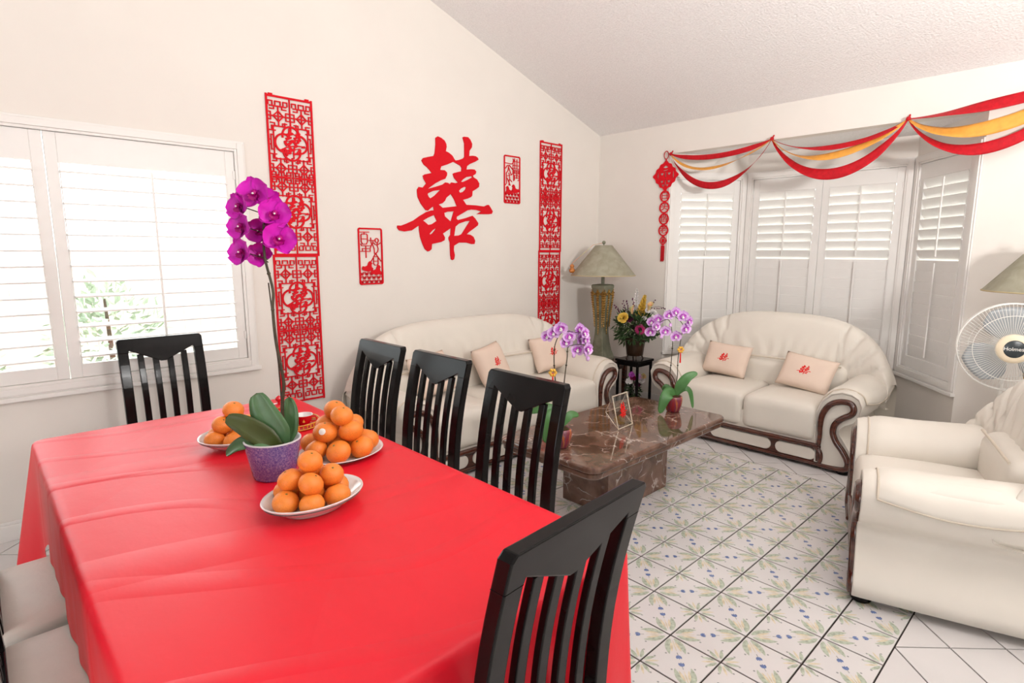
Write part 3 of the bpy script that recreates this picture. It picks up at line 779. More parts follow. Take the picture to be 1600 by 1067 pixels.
    # lumbar cushion
    mb = MB(); rbox(mb, (0, -.165, .50), 2*hi-.03, .17, .26, .07, 0, 14)
    lum = weld(mb.build('lumbar_cushion', LE, t))
    mb = MB(); mb.tube([(-hi+.05, -.085, .622), (0, -.08, .630), (hi-.05, -.085, .622)], .006, 6); mb.build('piping', PI_, lum)
    # backrest: one arched shell with fan-pleated ends
    x0 = hi*.80
    def zt(u): return .44+(top-.44)*max(0, 1-abs(u)**pw)**(.5)
    def fnb(uu, v):
        u = .988*math.sin((uu*2-1)*PI/2)
        x = u*W; h = zt(u); wing = abs(u)**4
        yf0, yf1 = -.14+.13*wing, -.235+.17*wing
        yr0, yr1 = -.43+.17*wing, -.385+.22*wing
        ring = [(yf0-.10, .375), (yf0-.01, .385), (yf0, .425), (yf0-.02, .40+(h-.40)*.35), (yf1+.03, .40+(h-.40)*.72), (yf1-.01, .40+(h-.40)*.92), ((yf1+yr1)/2, .40+(h-.40)*1.0), (yr1, .40+(h-.40)*.93), (yr0-.0, .40+(h-.40)*.6), (yr0, .15)]
        P = fnb.cache.get(uu)
        if P is None:
            P = spline([(0, a, b) for a, b in ring], 8); fnb.cache[uu] = P
        p = P[int(round(v*(len(P)-1)))]
        y, z = p.y, p.z
        g = 0
        if v < .66:
            if abs(x) > x0:
                th = math.atan2(z-.42, abs(x)-x0+.10)
                ph_ = (th/R(15)) % 1.0
                g = .020*(1-abs(u)**10)*math.exp(-((min(ph_, 1-ph_))/.12)**2)*min(1, (math.hypot(abs(x)-x0+.1, z-.42))/.15)
                y += .010
            dseam = abs(abs(x)-(x0+.02+.03*(z-.45)))
            g += .012*math.exp(-(dseam/.008)**2)
            if abs(x) < x0: g += .006*math.sin(x*62+3*math.sin(11*z+7*x))*max(0, 1-abs(z-.68)/.16)
        return (x, y-g, z-(g*.6 if v > .45 else 0))
    fnb.cache = {}
    mb = MB(); mb.sheet(fnb, 150, 56); mb.build('backrest', LE, t)
    return t
make_sofa('loveseat', 'two-seat cream leather sofa with mahogany scrolls standing in the bay window', (-.275, -1.905, 0), PI/2, .545, 2, [(-.53, -.26), (-.23, .23), (.26, .53)])
make_sofa('sofa', 'long three-seat cream leather sofa against the wall under the red character', (-1.90, -.50, 0), PI, .82, 3, [(-.80, -.56), (-.52, -.02), (.02, .52), (.56, .80)], top=.94, pw=4.0)
make_sofa('armchair', 'single cream leather armchair beside the standing fan', (-1.58, -3.34, 0), R(17), .30, 1, [(-.28, .28)], pw=2.6, cat='armchair', wing_w=.235)

# ------------------------------------------------------------------ cushions with the red double happiness print
happy_me = setmat(curve_mesh(HAPPY, .001, 'character_print'), M['print'])
def make_pillow(label, loc, rot, w_=.38, h_=.27):
    t = thing('throw_pillow', label, 'pillow', loc, 0, 'peach wedding cushions'); t.rotation_euler = rot
    def fn(sg):
        def f(u, v):
            a, b = u*2-1, v*2-1
            q = max(0, (1-a**4))*max(0, (1-b**4))
            pinch = 1-.05*(1-a*a)*0-.04*(b*b)*(1-abs(a))
            x = a*w_/2*(1-.05*(1-b*b)*-0-.04*(1-b*b)*a*a); y = b*h_/2*(1-.05*(1-a*a)*b*b)
            return (x, y, sg*.062*q**.55)
        return f
    mb = MB(); mb.sheet(fn(1), 20, 16); mb.sheet(fn(-1), 20, 16)
    weld(mb.build('cover', M['pillow'], t))
    c = put('double_happiness_print', happy_me, t); c.location = (0, .0, .0625); c.scale = (.105, .075, 1)
    return t
# rot: euler making local z the front. loveseat faces -x ; sofa faces -y
def face(yaw, tilt, roll=0):
    return (Matrix.Rotation(yaw, 4, 'Z') @ Matrix.Rotation(PI/2-tilt, 4, 'X') @ Matrix.Rotation(roll, 4, 'Z')).to_euler()
make_pillow('peach pillow with red print on the bay sofa, at the end beside the flower stand', (-.245, -1.56, .575), face(-PI/2, R(24), R(-3)))
make_pillow('peach pillow with red print on the bay sofa, at the end beside the armchair', (-.285, -2.20, .566), face(-PI/2, R(30), R(-7)))
make_pillow('peach pillow on the long sofa, at the end beside the corner lamp', (-1.20, -.45, .60), face(R(-6), R(22), R(4)), .36, .30)
make_pillow('peach pillow on the long sofa, middle one of the three', (-1.87, -.47, .598), face(R(14), R(24), R(6)), .36, .30)
make_pillow('peach pillow on the long sofa, at the end behind the black chairs', (-2.42, -.46, .595), face(R(8), R(24), R(4)), .36, .30)

# ------------------------------------------------------------------ marble coffee table
t = thing('coffee_table', 'polished brown marble coffee table with white veins on a block pedestal', 'table', (-1.975, -1.745, 0))
def rrect(hx, hy, r, n=6):
    return [(cx+r*math.cos(a0+PI/2*k/n), cy+r*math.sin(a0+PI/2*k/n)) for cx, cy, a0 in ((hx-r, hy-r, 0), (-hx+r, hy-r, PI/2), (-hx+r, -hy+r, PI), (hx-r, -hy+r, 1.5*PI)) for k in range(n+1)]
def slab(mb, hx, hy, r, prof):
    mb.loft([[(x, y, z) for x, y in rrect(hx-i, hy-i, max(.004, r-i))] for i, z in prof], 0, False)
mb = MB(); slab(mb, .675, .355, .07, [(.012, .385), (.004, .388), (0, .394), (0, .410), (.004, .417), (.010, .42)])
mb.build('tabletop', M['marble'], t)
mb = MB(); slab(mb, .66, .34, .06, [(.02, .345), (.006, .350), (0, .358), (0, .378), (.010, .387)]); mb.build('lower_slab', M['marble'], t)
mb = MB(); mb.box(-.31, .29, -.165, .165, 0, .346); mb.build('pedestal', M['marble'], t, bevel=.004)

# ------------------------------------------------------------------ red wedding decorations on the left wall
o = put('wall_character', setmat(curve_mesh(HAPPY, .006, 'wall_character'), M['red']), None, loc=(-1.91, -.006, 1.85), rot=ON_LEFT)
tag(o, 'large red brush-style double happiness character stuck on the cream wall', 'wall decoration')

def seg(mb, a, b, wd, d0, d1):
    """flat bar from a to b in local xy with depth d0..d1"""
    A, B_ = Vector((a[0], a[1])), Vector((b[0], b[1])); t_ = (B_-A)
    if t_.length < 1e-6: return
    t_.normalize(); n_ = Vector((-t_.y, t_.x))*wd/2; e = t_*wd*.45
    seg.k = (seg.k+1) % 37; j = seg.k*.00003
    mb.prism([tuple(A-e-n_), tuple(B_+e-n_), tuple(B_+e+n_), tuple(A-e+n_)], d0-j, d1+j, 'xy')
seg.k = 0
def ringseg(mb, c, r, a0, a1, wd, d0, d1, n=14):
    for k in range(n):
        p = a0+(a1-a0)*k/n; q = a0+(a1-a0)*(k+1)/n
        seg(mb, (c[0]+r*math.cos(p), c[1]+r*math.sin(p)), (c[0]+r*math.cos(q), c[1]+r*math.sin(q)), wd, d0, d1)
LW, LH = .296, .975
def lattice():
    mb = MB(); d0, d1 = -.003, .003
    W = LW; tb = .0080
    def S(a, b, wd=tb): seg(mb, (a[0]*W, a[1]*W), (b[0]*W, b[1]*W), wd, d0, d1)
    H = LH/W
    S((-.482, 0), (-.482, -H), .012); S((.482, 0), (.482, -H), .012); S((-.482, -.018), (.482, -.018), .012); S((-.482, -H+.018), (.482, -H+.018), .012)
    def hole_tabs():
        pass
    S((0, -.02), (0, -.66)); S((0, -1.24), (0, -2.04)); S((0, -2.66), (0, -H+.02))
    ms = [(.41, 1), (1.46, -1), (1.84, 1), (2.89, -1)]
    for yc, dr in ms:
        S((-.48, -yc), (.48, -yc), .0072)
        for sx in (-1, 1):
            cx = sx*.25
            S((cx, -yc+.20), (cx, -yc-.20), .0072)
            r = .105
            for k in range(4):
                a, b = k*PI/2, (k+1)*PI/2
                S((cx+r*math.cos(a), -yc+r*math.sin(a)), (cx+r*math.cos(b), -yc+r*math.sin(b)), .0075)
            # little crossbars, key frets on both sides of the motif
            for s2 in (-1, 1):
                S((cx+s2*.16, -yc+.075), (cx+s2*.16, -yc-.075), .0064)
                S((cx+s2*.16, -yc+.075), (cx+s2*.235, -yc+.075), .0064)
                S((cx+s2*.16, -yc-.075), (cx+s2*.235, -yc-.075), .0064)
                for s3 in (-1, 1):
                    S((cx+s2*.085, -yc+s3*.14), (cx+s2*.085, -yc+s3*.205), .0064)
                    S((cx+s2*.085, -yc+s3*.14), (cx+s2*.17, -yc+s3*.14), .0064)
            # the U-shaped key towards the panel end or the next motif
            e = yc-dr*.20
            S((cx-.17, -e), (cx+.17, -e), .0072)
            e2 = yc-dr*.295
            S((cx-.115, -e+dr*.0), (cx-.115, -e2), .0064); S((cx+.115, -e), (cx+.115, -e2), .0064)
            S((cx-.17, -e), (cx-.17, -e2-dr*.0), .0064) if False else None
            S((cx-.055, -e2), (cx+.055, -e2), .0064); S((cx-.055, -e2), (cx-.055, -e-dr*-.03), .0064); S((cx+.055, -e2), (cx+.055, -e-dr*-.03), .0064)
            S((cx-.20, -e2), (cx-.115, -e2), .0064); S((cx+.115, -e2), (cx+.20, -e2), .0064)
            S((cx-.20, -e2), (cx-.20, -e-dr*-.02), .0064); S((cx+.20, -e2), (cx+.20, -e-dr*-.02), .0064)
    S((-.48, -1.65), (.48, -1.65), .0072)
    for yc in (.94, 2.36):
        for sy in (-1, 1):
            S((-.40, -yc+sy*.33), (.40, -yc+sy*.33), .0072)
            S((-.48, -yc+sy*.24), (-.33, -yc+sy*.24), .0064); S((.33, -yc+sy*.24), (.48, -yc+sy*.24), .0064)
            S((-.12, -yc+sy*.33), (-.12, -yc+sy*.40), .0064); S((.12, -yc+sy*.33), (.12, -yc+sy*.40), .0064)
        for sx in (-1, 1):
            S((sx*.37, -yc-.33), (sx*.37, -yc+.33), .0072); S((sx*.425, -yc-.15), (sx*.425, -yc+.15), .0064)
            S((sx*.33, -yc+.10), (sx*.41, -yc+.15), .0064) if False else None
            for s2 in (-1, 1):
                S((sx*.37, -yc+s2*.15), (sx*.425, -yc+s2*.15), .0064); S((sx*.425, -yc+s2*.05), (sx*.48, -yc+s2*.05), .0064)
                S((sx*.40, -yc+s2*.33), (sx*.40, -yc+s2*.24), .0064)
        # quatrefoil ring
        for k in range(4):
            a = k*PI/2
            c = (math.cos(a)*.160*W, (-yc+math.sin(a)*.160)*W)
            ringseg(mb, c, .185*W, a-R(100), a+R(100), .011, d0, d1, 18)
    for sx in (-.42, .36):                # two tabs on the top edge
        S((sx, .012), (sx+.05, .012), .012)
    return mb
lat_me = lattice().mesh('lattice_panel', M['red'])
char_me = setmat(curve_mesh(HAPPY, .006, 'medallion'), M['red'])
def lattice_hanging(label, xc, ztop, tilt=0.0):
    t = thing('lattice_hanging', label, 'wall hanging', (xc, 0, ztop), 0, 'red lattice wedding hangings')
    for k in range(2):
        p = put('lattice_panel', lat_me, t); p.rotation_euler = ON_LEFT; p.location = (k*tilt, -.008, -k*LH)
        for yc in (.94, 2.36):
            c = put('double_happiness_medallion', char_me, p); c.location = (.005, -yc*LW, 0); c.scale = (.185, .195, .9)
    return t
lattice_hanging('tall red lattice hanging between the shuttered window and the small plaque', -3.142, 2.40, -.012)
lattice_hanging('tall red lattice hanging at the sofa end beside the corner lamp', -.722, 2.43, -.008)

def plaque(label, xc, zc_, strokes, ducks):
    t = thing('wall_plaque', label, 'wall decoration', (xc, 0, zc_)); PW, PH = .19, .398
    mb = MB(); d0, d1 = -.003, .003
    def P(u, v): return ((u-.5)*PW, (.5-v)*PH)
    r = rrect(PW/2-.004, PH/2-.004, .012, 5)
    for k in range(len(r)): seg(mb, r[k-1], r[k], .011, d0, d1)
    mb.build('frame', M['red'], t, loc=(0, -.006, 0), rot=ON_LEFT)
    mb = MB()
    for st in strokes:
        for a, b in zip(st[:-1], st[1:]): seg(mb, P(*a), P(*b), .0052, d0, d1)
    mb.build('lettering', M['red'], t, loc=(0, -.006, 0), rot=ON_LEFT)
    mb = MB()
    for row in range(3):
        for k in range(-1, 6):
            cx = k*.2+(.1 if row % 2 else 0); cy = .97-row*.07
            for rr in (.10, .06):
                pts = [(cx+rr*math.cos(a), cy-rr*.48*math.sin(a)*1.1) for a in [PI*q/8 for q in range(9)]]
                for a, b in zip(pts[:-1], pts[1:]):
                    if .03 < a[0] < .97 and .03 < b[0] < .97: seg(mb, P(*a), P(*b), .0035, d0, d1)
    mb.build('waves', M['red'], t, loc=(0, -.006, 0), rot=ON_LEFT)
    for (u, v, s_, fl_) in ducks:
        body = [(-.20, .02), (-.17, -.02), (-.10, -.01), (-.02, -.03), (.02, -.09), (.07, -.115), (.12, -.10), (.135, -.075), (.17, -.07), (.12, -.05), (.13, 0), (.18, .03), (.15, .07), (0, .085), (-.12, .07), (-.19, .05)]
        mb = MB(); mb.prism([P(u+fl_*a*s_, v+b*s_*.75) for a, b in body], d0, d1, 'xy')
        mb.build('mandarin_duck', M['red'], t, loc=(0, -.006, 0), rot=ON_LEFT)
    return t
def circ(cx, cy, rx, ry, n=10): return [(cx+rx*math.cos(2*PI*k/n), cy+ry*math.sin(2*PI*k/n)) for k in range(n+1)]
plaque('small red cut-out plaque with ducks beside the window-side lattice hanging', -2.607, 1.415, [
 [(.03, .07), (.45, .07)], [(.25, .07), (.25, .11)], [(.12, .12), (.16, .105), (.34, .105), (.38, .12), (.38, .24), (.33, .28), (.17, .28), (.12, .24), (.12, .12)], [(.12, .19), (.38, .19)],
 [(.10, .28), (.13, .31), (.50, .31)], [(.30, .31), (.30, .52)], [(.16, .41), (.16, .36), (.42, .36)], [(.03, .41), (.48, .41), (.48, .36), (.55, .29)],
 [(.44, .215), (.72, .215)], [(.52, .17), (.53, .26), (.60, .30), (.65, .36), (.66, .45)], [(.62, .215), (.58, .29)], circ(.77, .215, .075, .036), [(.80, .25), (.78, .30), (.82, .36), (.80, .41), (.72, .45)], [(.64, .26), (.70, .285), (.78, .30), (.92, .26)],
 [(.70, .445), (.62, .51), (.51, .585)], [(.70, .445), (.80, .51), (.92, .585)], [(.61, .505), (.80, .505), (.80, .63), (.76, .655), (.65, .655), (.61, .63), (.61, .505)], [(.61, .585), (.80, .585)]],
 [(.36, .69, 1.25, 1), (.72, .755, 1.2, 1)])
plaque('small red cut-out plaque with ducks between the big character and the lamp-side lattice hanging', -1.213, 2.064, [
 [(.03, .16), (.45, .17), (.56, .14), (.60, .09), (.55, .06)], [(.10, .27), (.20, .21), (.32, .20), (.45, .25), (.56, .29), (.62, .29)], [(.28, .22), (.24, .32), (.14, .37), (.16, .58), (.08, .62)], [(.28, .24), (.38, .34), (.45, .40), (.55, .36), (.56, .10)],
 [(.18, .43), (.45, .40)], [(.20, .48), (.38, .62)], [(.30, .36), (.36, .50), (.48, .54)], [(.30, .62), (.32, .50)],
 [(.66, .05), (.66, .26)], [(.80, .06), (.80, .26)], [(.60, .11), (.95, .11)], [(.60, .19), (.95, .19)], [(.58, .26), (.95, .26)],
 [(.58, .30), (.60, .52)], [(.66, .29), (.92, .29), (.92, .36), (.66, .36), (.66, .29)], [(.66, .325), (.92, .325)], [(.79, .29), (.79, .46)], [(.64, .40), (.94, .40), (.94, .50), (.86, .50)], [(.64, .40), (.64, .50)], [(.70, .45), (.86, .45)]],
 [(.30, .74, 1.2, -1), (.68, .70, 1.25, -1)])

# ------------------------------------------------------------------ paper-cut charm hanging beside the bay
t = thing('hanging_charm', 'red paper-cut charm with four round character discs and a tassel beside the bay', 'hanging charm', (-.014, -.770, 0))
mb = MB(); pts = [(0, -.002+0*k, 0) for k in range(1)]
lp = [(0, .022*math.cos(a), 2.315+.035*math.sin(a)) for a in [2*PI*k/16 for k in range(16)]]
mb.tube(lp, .004, 6, loop=True); mb.tube([(0, 0, 2.28), (0, 0, 2.255)], .007, 6); mb.build('hanging_loop', M['redpaper'], t)
mb = MB(); d0, d1 = -.002, .002
Z0 = 2.135
def dia(rx, ry, k=24, sc=.045):
    out = []
    for i in range(k*4):
        a = 2*PI*i/(k*4); c, s_ = math.cos(a), math.sin(a)
        m_ = 1/(abs(c)**1.25+abs(s_)**1.25)**(1/1.25)*(1+sc*math.cos(12*a))
        out.append((rx*m_*c, ry*m_*s_))
    return out
heart = [(0, -.013), (.008, -.006), (.014, .003), (.012, .010), (.006, .011), (0, .006), (-.006, .011), (-.012, .010), (-.014, .003), (-.008, -.006)]
def at_(pts, x, y): return [(x+a, y+b) for a, b in pts]
loops = [dia(.128, .132)]
loops += [at_(heart, sx*.036, y) for sx in (-1, 1) for y in (.016, -.052)]
loops += [[(-.028, .072), (0, .092), (.028, .072), (0, .066)], [(-.022, .048), (.022, .054), (.022, .048), (-.022, .042)], [(-.005, .034), (.005, .034), (.005, -.012), (-.005, -.012)], [(-.004, -.034), (.004, -.034), (.006, -.085), (-.006, -.085)]]
loops += [[(sx*.078, .045), (sx*.086, .0), (sx*.078, -.035), (sx*.072, .0)] for sx in (-1, 1)]
loops += [[(sx*.012, -.078), (sx*.038, -.078), (sx*.018, -.10)] for sx in (-1, 1)]
me = setmat(curve_mesh(loops, .004, 'diamond_cutout'), M['red']); put('diamond_cutout', me, t, loc=(0, 0, Z0), rot=ON_BACK)
for ch_, z in (('白', 1.953), ('头', 1.852), ('偕', 1.749), ('老', 1.646)):
    mb = MB(); ringseg(mb, (0, 0), .046, 0, 2*PI, .011, d0, d1, 28)
    mb.box(-.012, -.008, .045, .056, d0, d1); mb.box(.008, .012, .045, .056, d0, d1)
    disc = mb.build('character_disc', M['red'], t, loc=(0, 0, z), rot=ON_BACK)
    me = setmat(text_mesh(ch_, .082, .004), M['red']); put('lettering', me, disc, loc=(0, .004, 0))
mb = MB()
q = dia(.040, .045, 8, 0.0); me = setmat(curve_mesh([q, [(.028*math.cos(a), .028*math.sin(a)) for a in [2*PI*k/20 for k in range(20)]]], .004), M['red'])
sd = put('small_diamond', me, t, loc=(0, 0, 1.553), rot=ON_BACK)
mb = MB()
for k in range(4): seg(mb, (.027*math.cos(k*PI/4), .027*math.sin(k*PI/4)), (-.027*math.cos(k*PI/4), -.027*math.sin(k*PI/4)), .004, d0, d1)
ringseg(mb, (0, 0), .012, 0, 2*PI, .004, d0, d1, 14); mb.build('coin_cutout', M['red'], sd)
mb = MB(); mb.box(-.017, .017, -.004, .004, -.018, 0)
for k in range(9):
    x = -.016+k*.004; mb.box(x-.0018, x+.0018, -.003, .003, -.135-.006*((k*7) % 3), -.015)
mb.build('tassel', M['redpaper'], t, loc=(0, 0, 1.508), rot=(0, 0, PI/2))

# ------------------------------------------------------------------ streamers over the bay
t = thing('streamer_garland', 'red and gold crepe streamers swagged across the top of the bay window', 'garland', (0, 0, 0))
HK = [(-.83, 2.315), (-1.722, 2.325), (-2.622, 2.332), (-3.52, 2.42)]
def ribbon(a, b, sag, wd, tw, name, m_, skew=0.0, xo=0.0):
    def fn(u, v):
        f = u
        s_ = 4*f*(1-f)
        s_ = s_**.85
        y = a[0]+(b[0]-a[0])*f; z = a[1]+(b[1]-a[1])*f-sag*s_*(1+skew*(f-.5))
        ends = min(1, 6*f, 6*(1-f))
        w_ = wd*(.25+.75*ends)
        ang = tw[0]+(tw[1]-tw[0])*f+.25*math.sin(9*f)
        d = (v-.5)*w_
        return (-.035-xo-abs(.02*math.sin(PI*f))+d*math.sin(ang), y, z+d*math.cos(ang))
    mb = MB(); mb.sheet(fn, 40, 4, 0)
    mb2 = mb.build(name, m_, t)
    s_ = mb2.modifiers.new('thick', 'SOLIDIFY'); s_.thickness = .0008
RB, GO = M['redpaper'], M['gold_ribbon']
ribbon(HK[0], HK[1], .075, .042, (R(10), R(-15)), 'red_streamer', RB)
ribbon(HK[0], HK[1], .165, .040, (R(35), R(85)), 'gold_streamer', GO, -.5, .004)
ribbon(HK[0], HK[1], .315, .058, (R(-50), R(60)), 'red_streamer', RB, .0, .008)
ribbon(HK[1], HK[2], .125, .045, (R(78), R(10)), 'red_streamer', RB)
ribbon(HK[1], HK[2], .185, .065, (R(84), R(5)), 'gold_streamer', GO, -.4, .004)
ribbon(HK[1], HK[2], .315, .080, (R(55), R(-18)), 'red_streamer', RB, .0, .008)
ribbon(HK[2], HK[3], .03, .075, (R(62), R(0)), 'red_streamer', RB)
ribbon(HK[2], HK[3], .165, .090, (R(50), R(-10)), 'gold_streamer', GO, -.3, .004)
ribbon(HK[2], HK[3], .285, .075, (R(55), R(-20)), 'red_streamer', RB, -.2, .008)
for y, z in HK:
    mb = MB(); mb.tube([(-.008, y, z+.03), (-.022, y, z+.012), (-.045, y, z-.008), (-.05, y, z+.01)], .006, 6); mb.ball((-.04, y, z), .016, 8)
    mb.build('hook', M['redpaper'], t)

# ------------------------------------------------------------------ corner lamps
def sq(h, z): return [(-h, -h, z), (h, -h, z), (h, h, z), (-h, h, z)]
def make_lamp():
    t = thing('table_lamp', 'x', 'lamp')
    prof = [(.090, 0), (.090, .02), (.084, .035), (.070, .08), (.056, .16), (.048, .24), (.046, .30), (.053, .42), (.064, .55), (.070, .65), (.077, .672), (.077, .69), (.070, .70), (.03, .705)]
    mb = MB(); mb.loft([sq(h, z) for h, z in prof], 0, False); body = mb.build('body', M['lampstone'], t, bevel=.006)
    # gilt swags and hanging leaf drops on each face
    for k in range(4):
        rot = Matrix.Rotation(k*PI/2, 4, 'Z')
        mb = MB()
        def hh(z):
            for (a, b), (c, d) in zip(prof[:-1], prof[1:]):
                if b <= z <= d: return a+(c-a)*(z-b)/(d-b)
            return .1
        for (x0, x1) in ((-.068, 0), (0, .068)):
            pts = []
            for i in range(9):
                f = i/8; x = x0+(x1-x0)*f; z = .655-.045*4*f*(1-f)
                pts.append(rot @ Vector((x, -hh(z)-.004, z)))
            mb.tube(pts, [.004+.004*math.sin(PI*i/8) for i in range(9)], 6)
        for x, zl in ((0, .27), (-.062, .33), (.062, .33)):
            zz = .645; i = 0
            while zz > zl:
                f = (zz-zl)/(.645-zl)
                for s_ in (-1, 1):
                    wd = .005+.013*f
                    px = x*hh(zz)/.070
                    p0 = rot @ Vector((px, -hh(zz)-.004, zz)); p1 = rot @ Vector((px+s_*wd*1.2, -hh(zz-.02)-.010, zz-.022)); p2 = rot @ Vector((px+s_*wd*.3, -hh(zz-.035)-.004, zz-.04))
                    p3 = rot @ Vector((px, -hh(zz-.02)-.016, zz-.02))
                    mb.add([p0, p1, p2, p3], [(0, 1, 3), (1, 2, 3), (0, 3, 2)], 0, False)
                zz -= .022; i += 1
        mb.build('gilt_garland', M['gold'], body)
    mb = MB(); mb.tube([(0, 0, .70), (0, 0, .82)], .016, 10); mb.build('neck', M['lampstone'], t)
    mb = MB(); mb.lathe([(.295, .785), (.293, .79), (.078, 1.058), (.074, 1.060)], 48)
    sh = mb.build('lamp_shade', M['lampshade'], t)
    s_ = sh.modifiers.new('thick', 'SOLIDIFY'); s_.thickness = .003
    mb = MB(); mb.lathe([(.297, .782), (.299, .785), (.297, .789), (.289, .789), (.289, .782), (.297, .782)], 48); mb.build('shade_rim', M['shadeband'], sh)
    mb = MB(); mb.tube([(0, 0, .80), (0, 0, 1.07)], .004, 6)
    for k in range(3):
        a = 2*PI*k/3; mb.tube([(0, 0, 1.05), (.076*math.cos(a), .076*math.sin(a), 1.058)], .0025, 5)
    mb.build('shade_carrier', M['gold'], sh)
    mb = MB(); mb.ball((0, 0, 1.085), .017, 14); mb.tube([(0, 0, 1.055), (0, 0, 1.075)], .006, 8); mb.build('finial', M['lampstone'], sh)
    return t
lamp = make_lamp(); lamp.location = (-.43, -.41, .45)
tag(lamp, 'sage green lamp with gilt garlands and cone shade in the wall corner by the sofa', 'lamp', 'matching corner lamps')
l2 = copy_tree(lamp); l2.location = (-.42, -3.46, .45)
tag(l2, 'sage green lamp with cone shade standing behind the white fan', 'lamp', 'matching corner lamps')
def side_table(label, loc):
    t = thing('side_table', label, 'table', loc, 0, 'low lamp tables')
    mb = MB(); mb.box(-.19, .19, -.19, .19, .42, .45); mb.build('tabletop', M['wood'], t, bevel=.005)
    mb = MB(); mb.box(-.17, .17, -.17, .17, .36, .42); mb.build('apron', M['wood'], t)
    for a in (-1, 1):
        for b in (-1, 1):
            mb = MB(); mb.box(a*.16-.018, a*.16+.018, b*.16-.018, b*.16+.018, 0, .42); mb.build('leg', M['wood'], t)
side_table('low dark wood table carrying the lamp in the corner behind the sofa arm', (-.43, -.41, 0))
side_table('low dark wood table carrying the lamp behind the fan', (-.42, -3.46, 0))
# little gourd hung on the first shade
t = thing('gourd_charm', 'little varnished gourd hanging on a cord from the lamp shade', 'ornament', (0, 0, 0))
gd = Vector((-.645, -.215, 1.285))
mb = MB(); mb.lathe([(.001, -.03), (.018, -.027), (.028, -.012), (.028, .002), (.018, .014), (.013, .019), (.019, .027), (.021, .036), (.015, .046), (.004, .052), (.003, .06)], 14)
g = mb.build('gourd', M['gourd'], t, loc=gd, rot=(0, 0, 0))
mb = MB(); mb.tube([gd+Vector((0, 0, .058)), Vector((-.50, -.34, 1.512)), Vector((-.44, -.40, 1.53))], .0022, 5); mb.build('cord', M['calla'], t)

# ------------------------------------------------------------------ fan
t = thing('standing_fan', 'white pedestal fan with grey blades and cream hub beside the armchair', 'fan', (-.90, -3.372, 0), 0)
FR, FZ = .222, .972
fa = math.atan2(-.30, -.95)          # the way the fan looks
fm = Matrix.Translation((0, 0, FZ)) @ Matrix.Rotation(fa, 4, 'Z') @ Matrix.Rotation(PI/2, 4, 'Y') @ Matrix.Rotation(R(90), 4, 'Z')
def fanobj(mb, name, m_, parent=None):
    o = mb.build(name, m_, parent or t)
    if parent is None: o.matrix_basis = fm
    return o
for nm, sgn in (('front_grille', 1), ('rear_grille', -1)):
    mb = MB()
    for k in range(84):
        a = 2*PI*k/84; pts = []
        for f in (.30, .5, .7, .85, .95, 1.0):
            r = FR*f; z = sgn*(.012+.052*math.sqrt(max(0, 1-(f)**3)))
            aa = a+.12*(1-f)
            pts.append((r*math.cos(aa), r*math.sin(aa), z))
        mb.tube(pts, .0011, 4, cap=False)
    for f, rr in ((1.0, .004), (.74, .0018)):
        z = sgn*(.012+.052*math.sqrt(max(0, 1-f**3)))
        mb.tube([(FR*f*math.cos(2*PI*k/48), FR*f*math.sin(2*PI*k/48), z) for k in range(48)], rr, 6, loop=True)
    fanobj(mb, nm, M['fanwhite'])
for k in range(3):
    a0 = 2*PI*k/3+R(100)
    def fb(u, v, a0=a0):
        r = .04+.165*u
        half = R(30)+R(16)*math.sin(PI*min(1, u*.9+.1))
        a = a0+(v-.5)*2*half*(1-.35*max(0, u-.75)/.25)
        return (r*math.cos(a), r*math.sin(a), .012*(v-.5)*2*(.4+.6*u)-.004)
    mb = MB(); mb.sheet(fb, 10, 10); o = fanobj(mb, 'blade', M['fanblade'])
    s_ = o.modifiers.new('thick', 'SOLIDIFY'); s_.thickness = .0025
mb = MB(); mb.lathe([(.001, .072), (.05, .072), (.068, .068), (.074, .060), (.074, .05), (.001, .05)], 32); hub = fanobj(mb, 'hub_cap', M['fancream'])
mb = MB(); mb.lathe([(.001, .0755), (.040, .0755), (.044, .0735), (.044, .07)], 32); mb.build('badge', M['fanblack'], hub)
me = setmat(text_mesh('Holmes', .026, .001), M['fanwhite']); put('lettering', me, hub, loc=(-.004, 0, .0764))
mb = MB(); mb.lathe([(.001, -.16), (.045, -.155), (.062, -.13), (.065, -.07), (.05, -.02), (.02, -.01), (.001, -.01)], 20); fanobj(mb, 'motor_housing', M['fanwhite'])
bv = Vector((math.cos(fa), math.sin(fa), 0))*-.09
mb = MB(); mb.tube([(bv.x, bv.y, .04), (bv.x, bv.y, .60)], .016, 10); mb.tube([(bv.x, bv.y, .58), (bv.x, bv.y, .88)], .011, 10); mb.lathe([(.02, .57), (.024, .58), (.024, .62), (.018, .63)], 14, (bv.x, bv.y, 0)); mb.build('pole', M['fanwhite'], t)
mb = MB(); mb.lathe([(.001, 0), (.19, 0), (.195, .012), (.18, .025), (.05, .045), (.02, .06)], 32, (bv.x, bv.y, 0)); mb.build('base', M['fanwhite'], t)

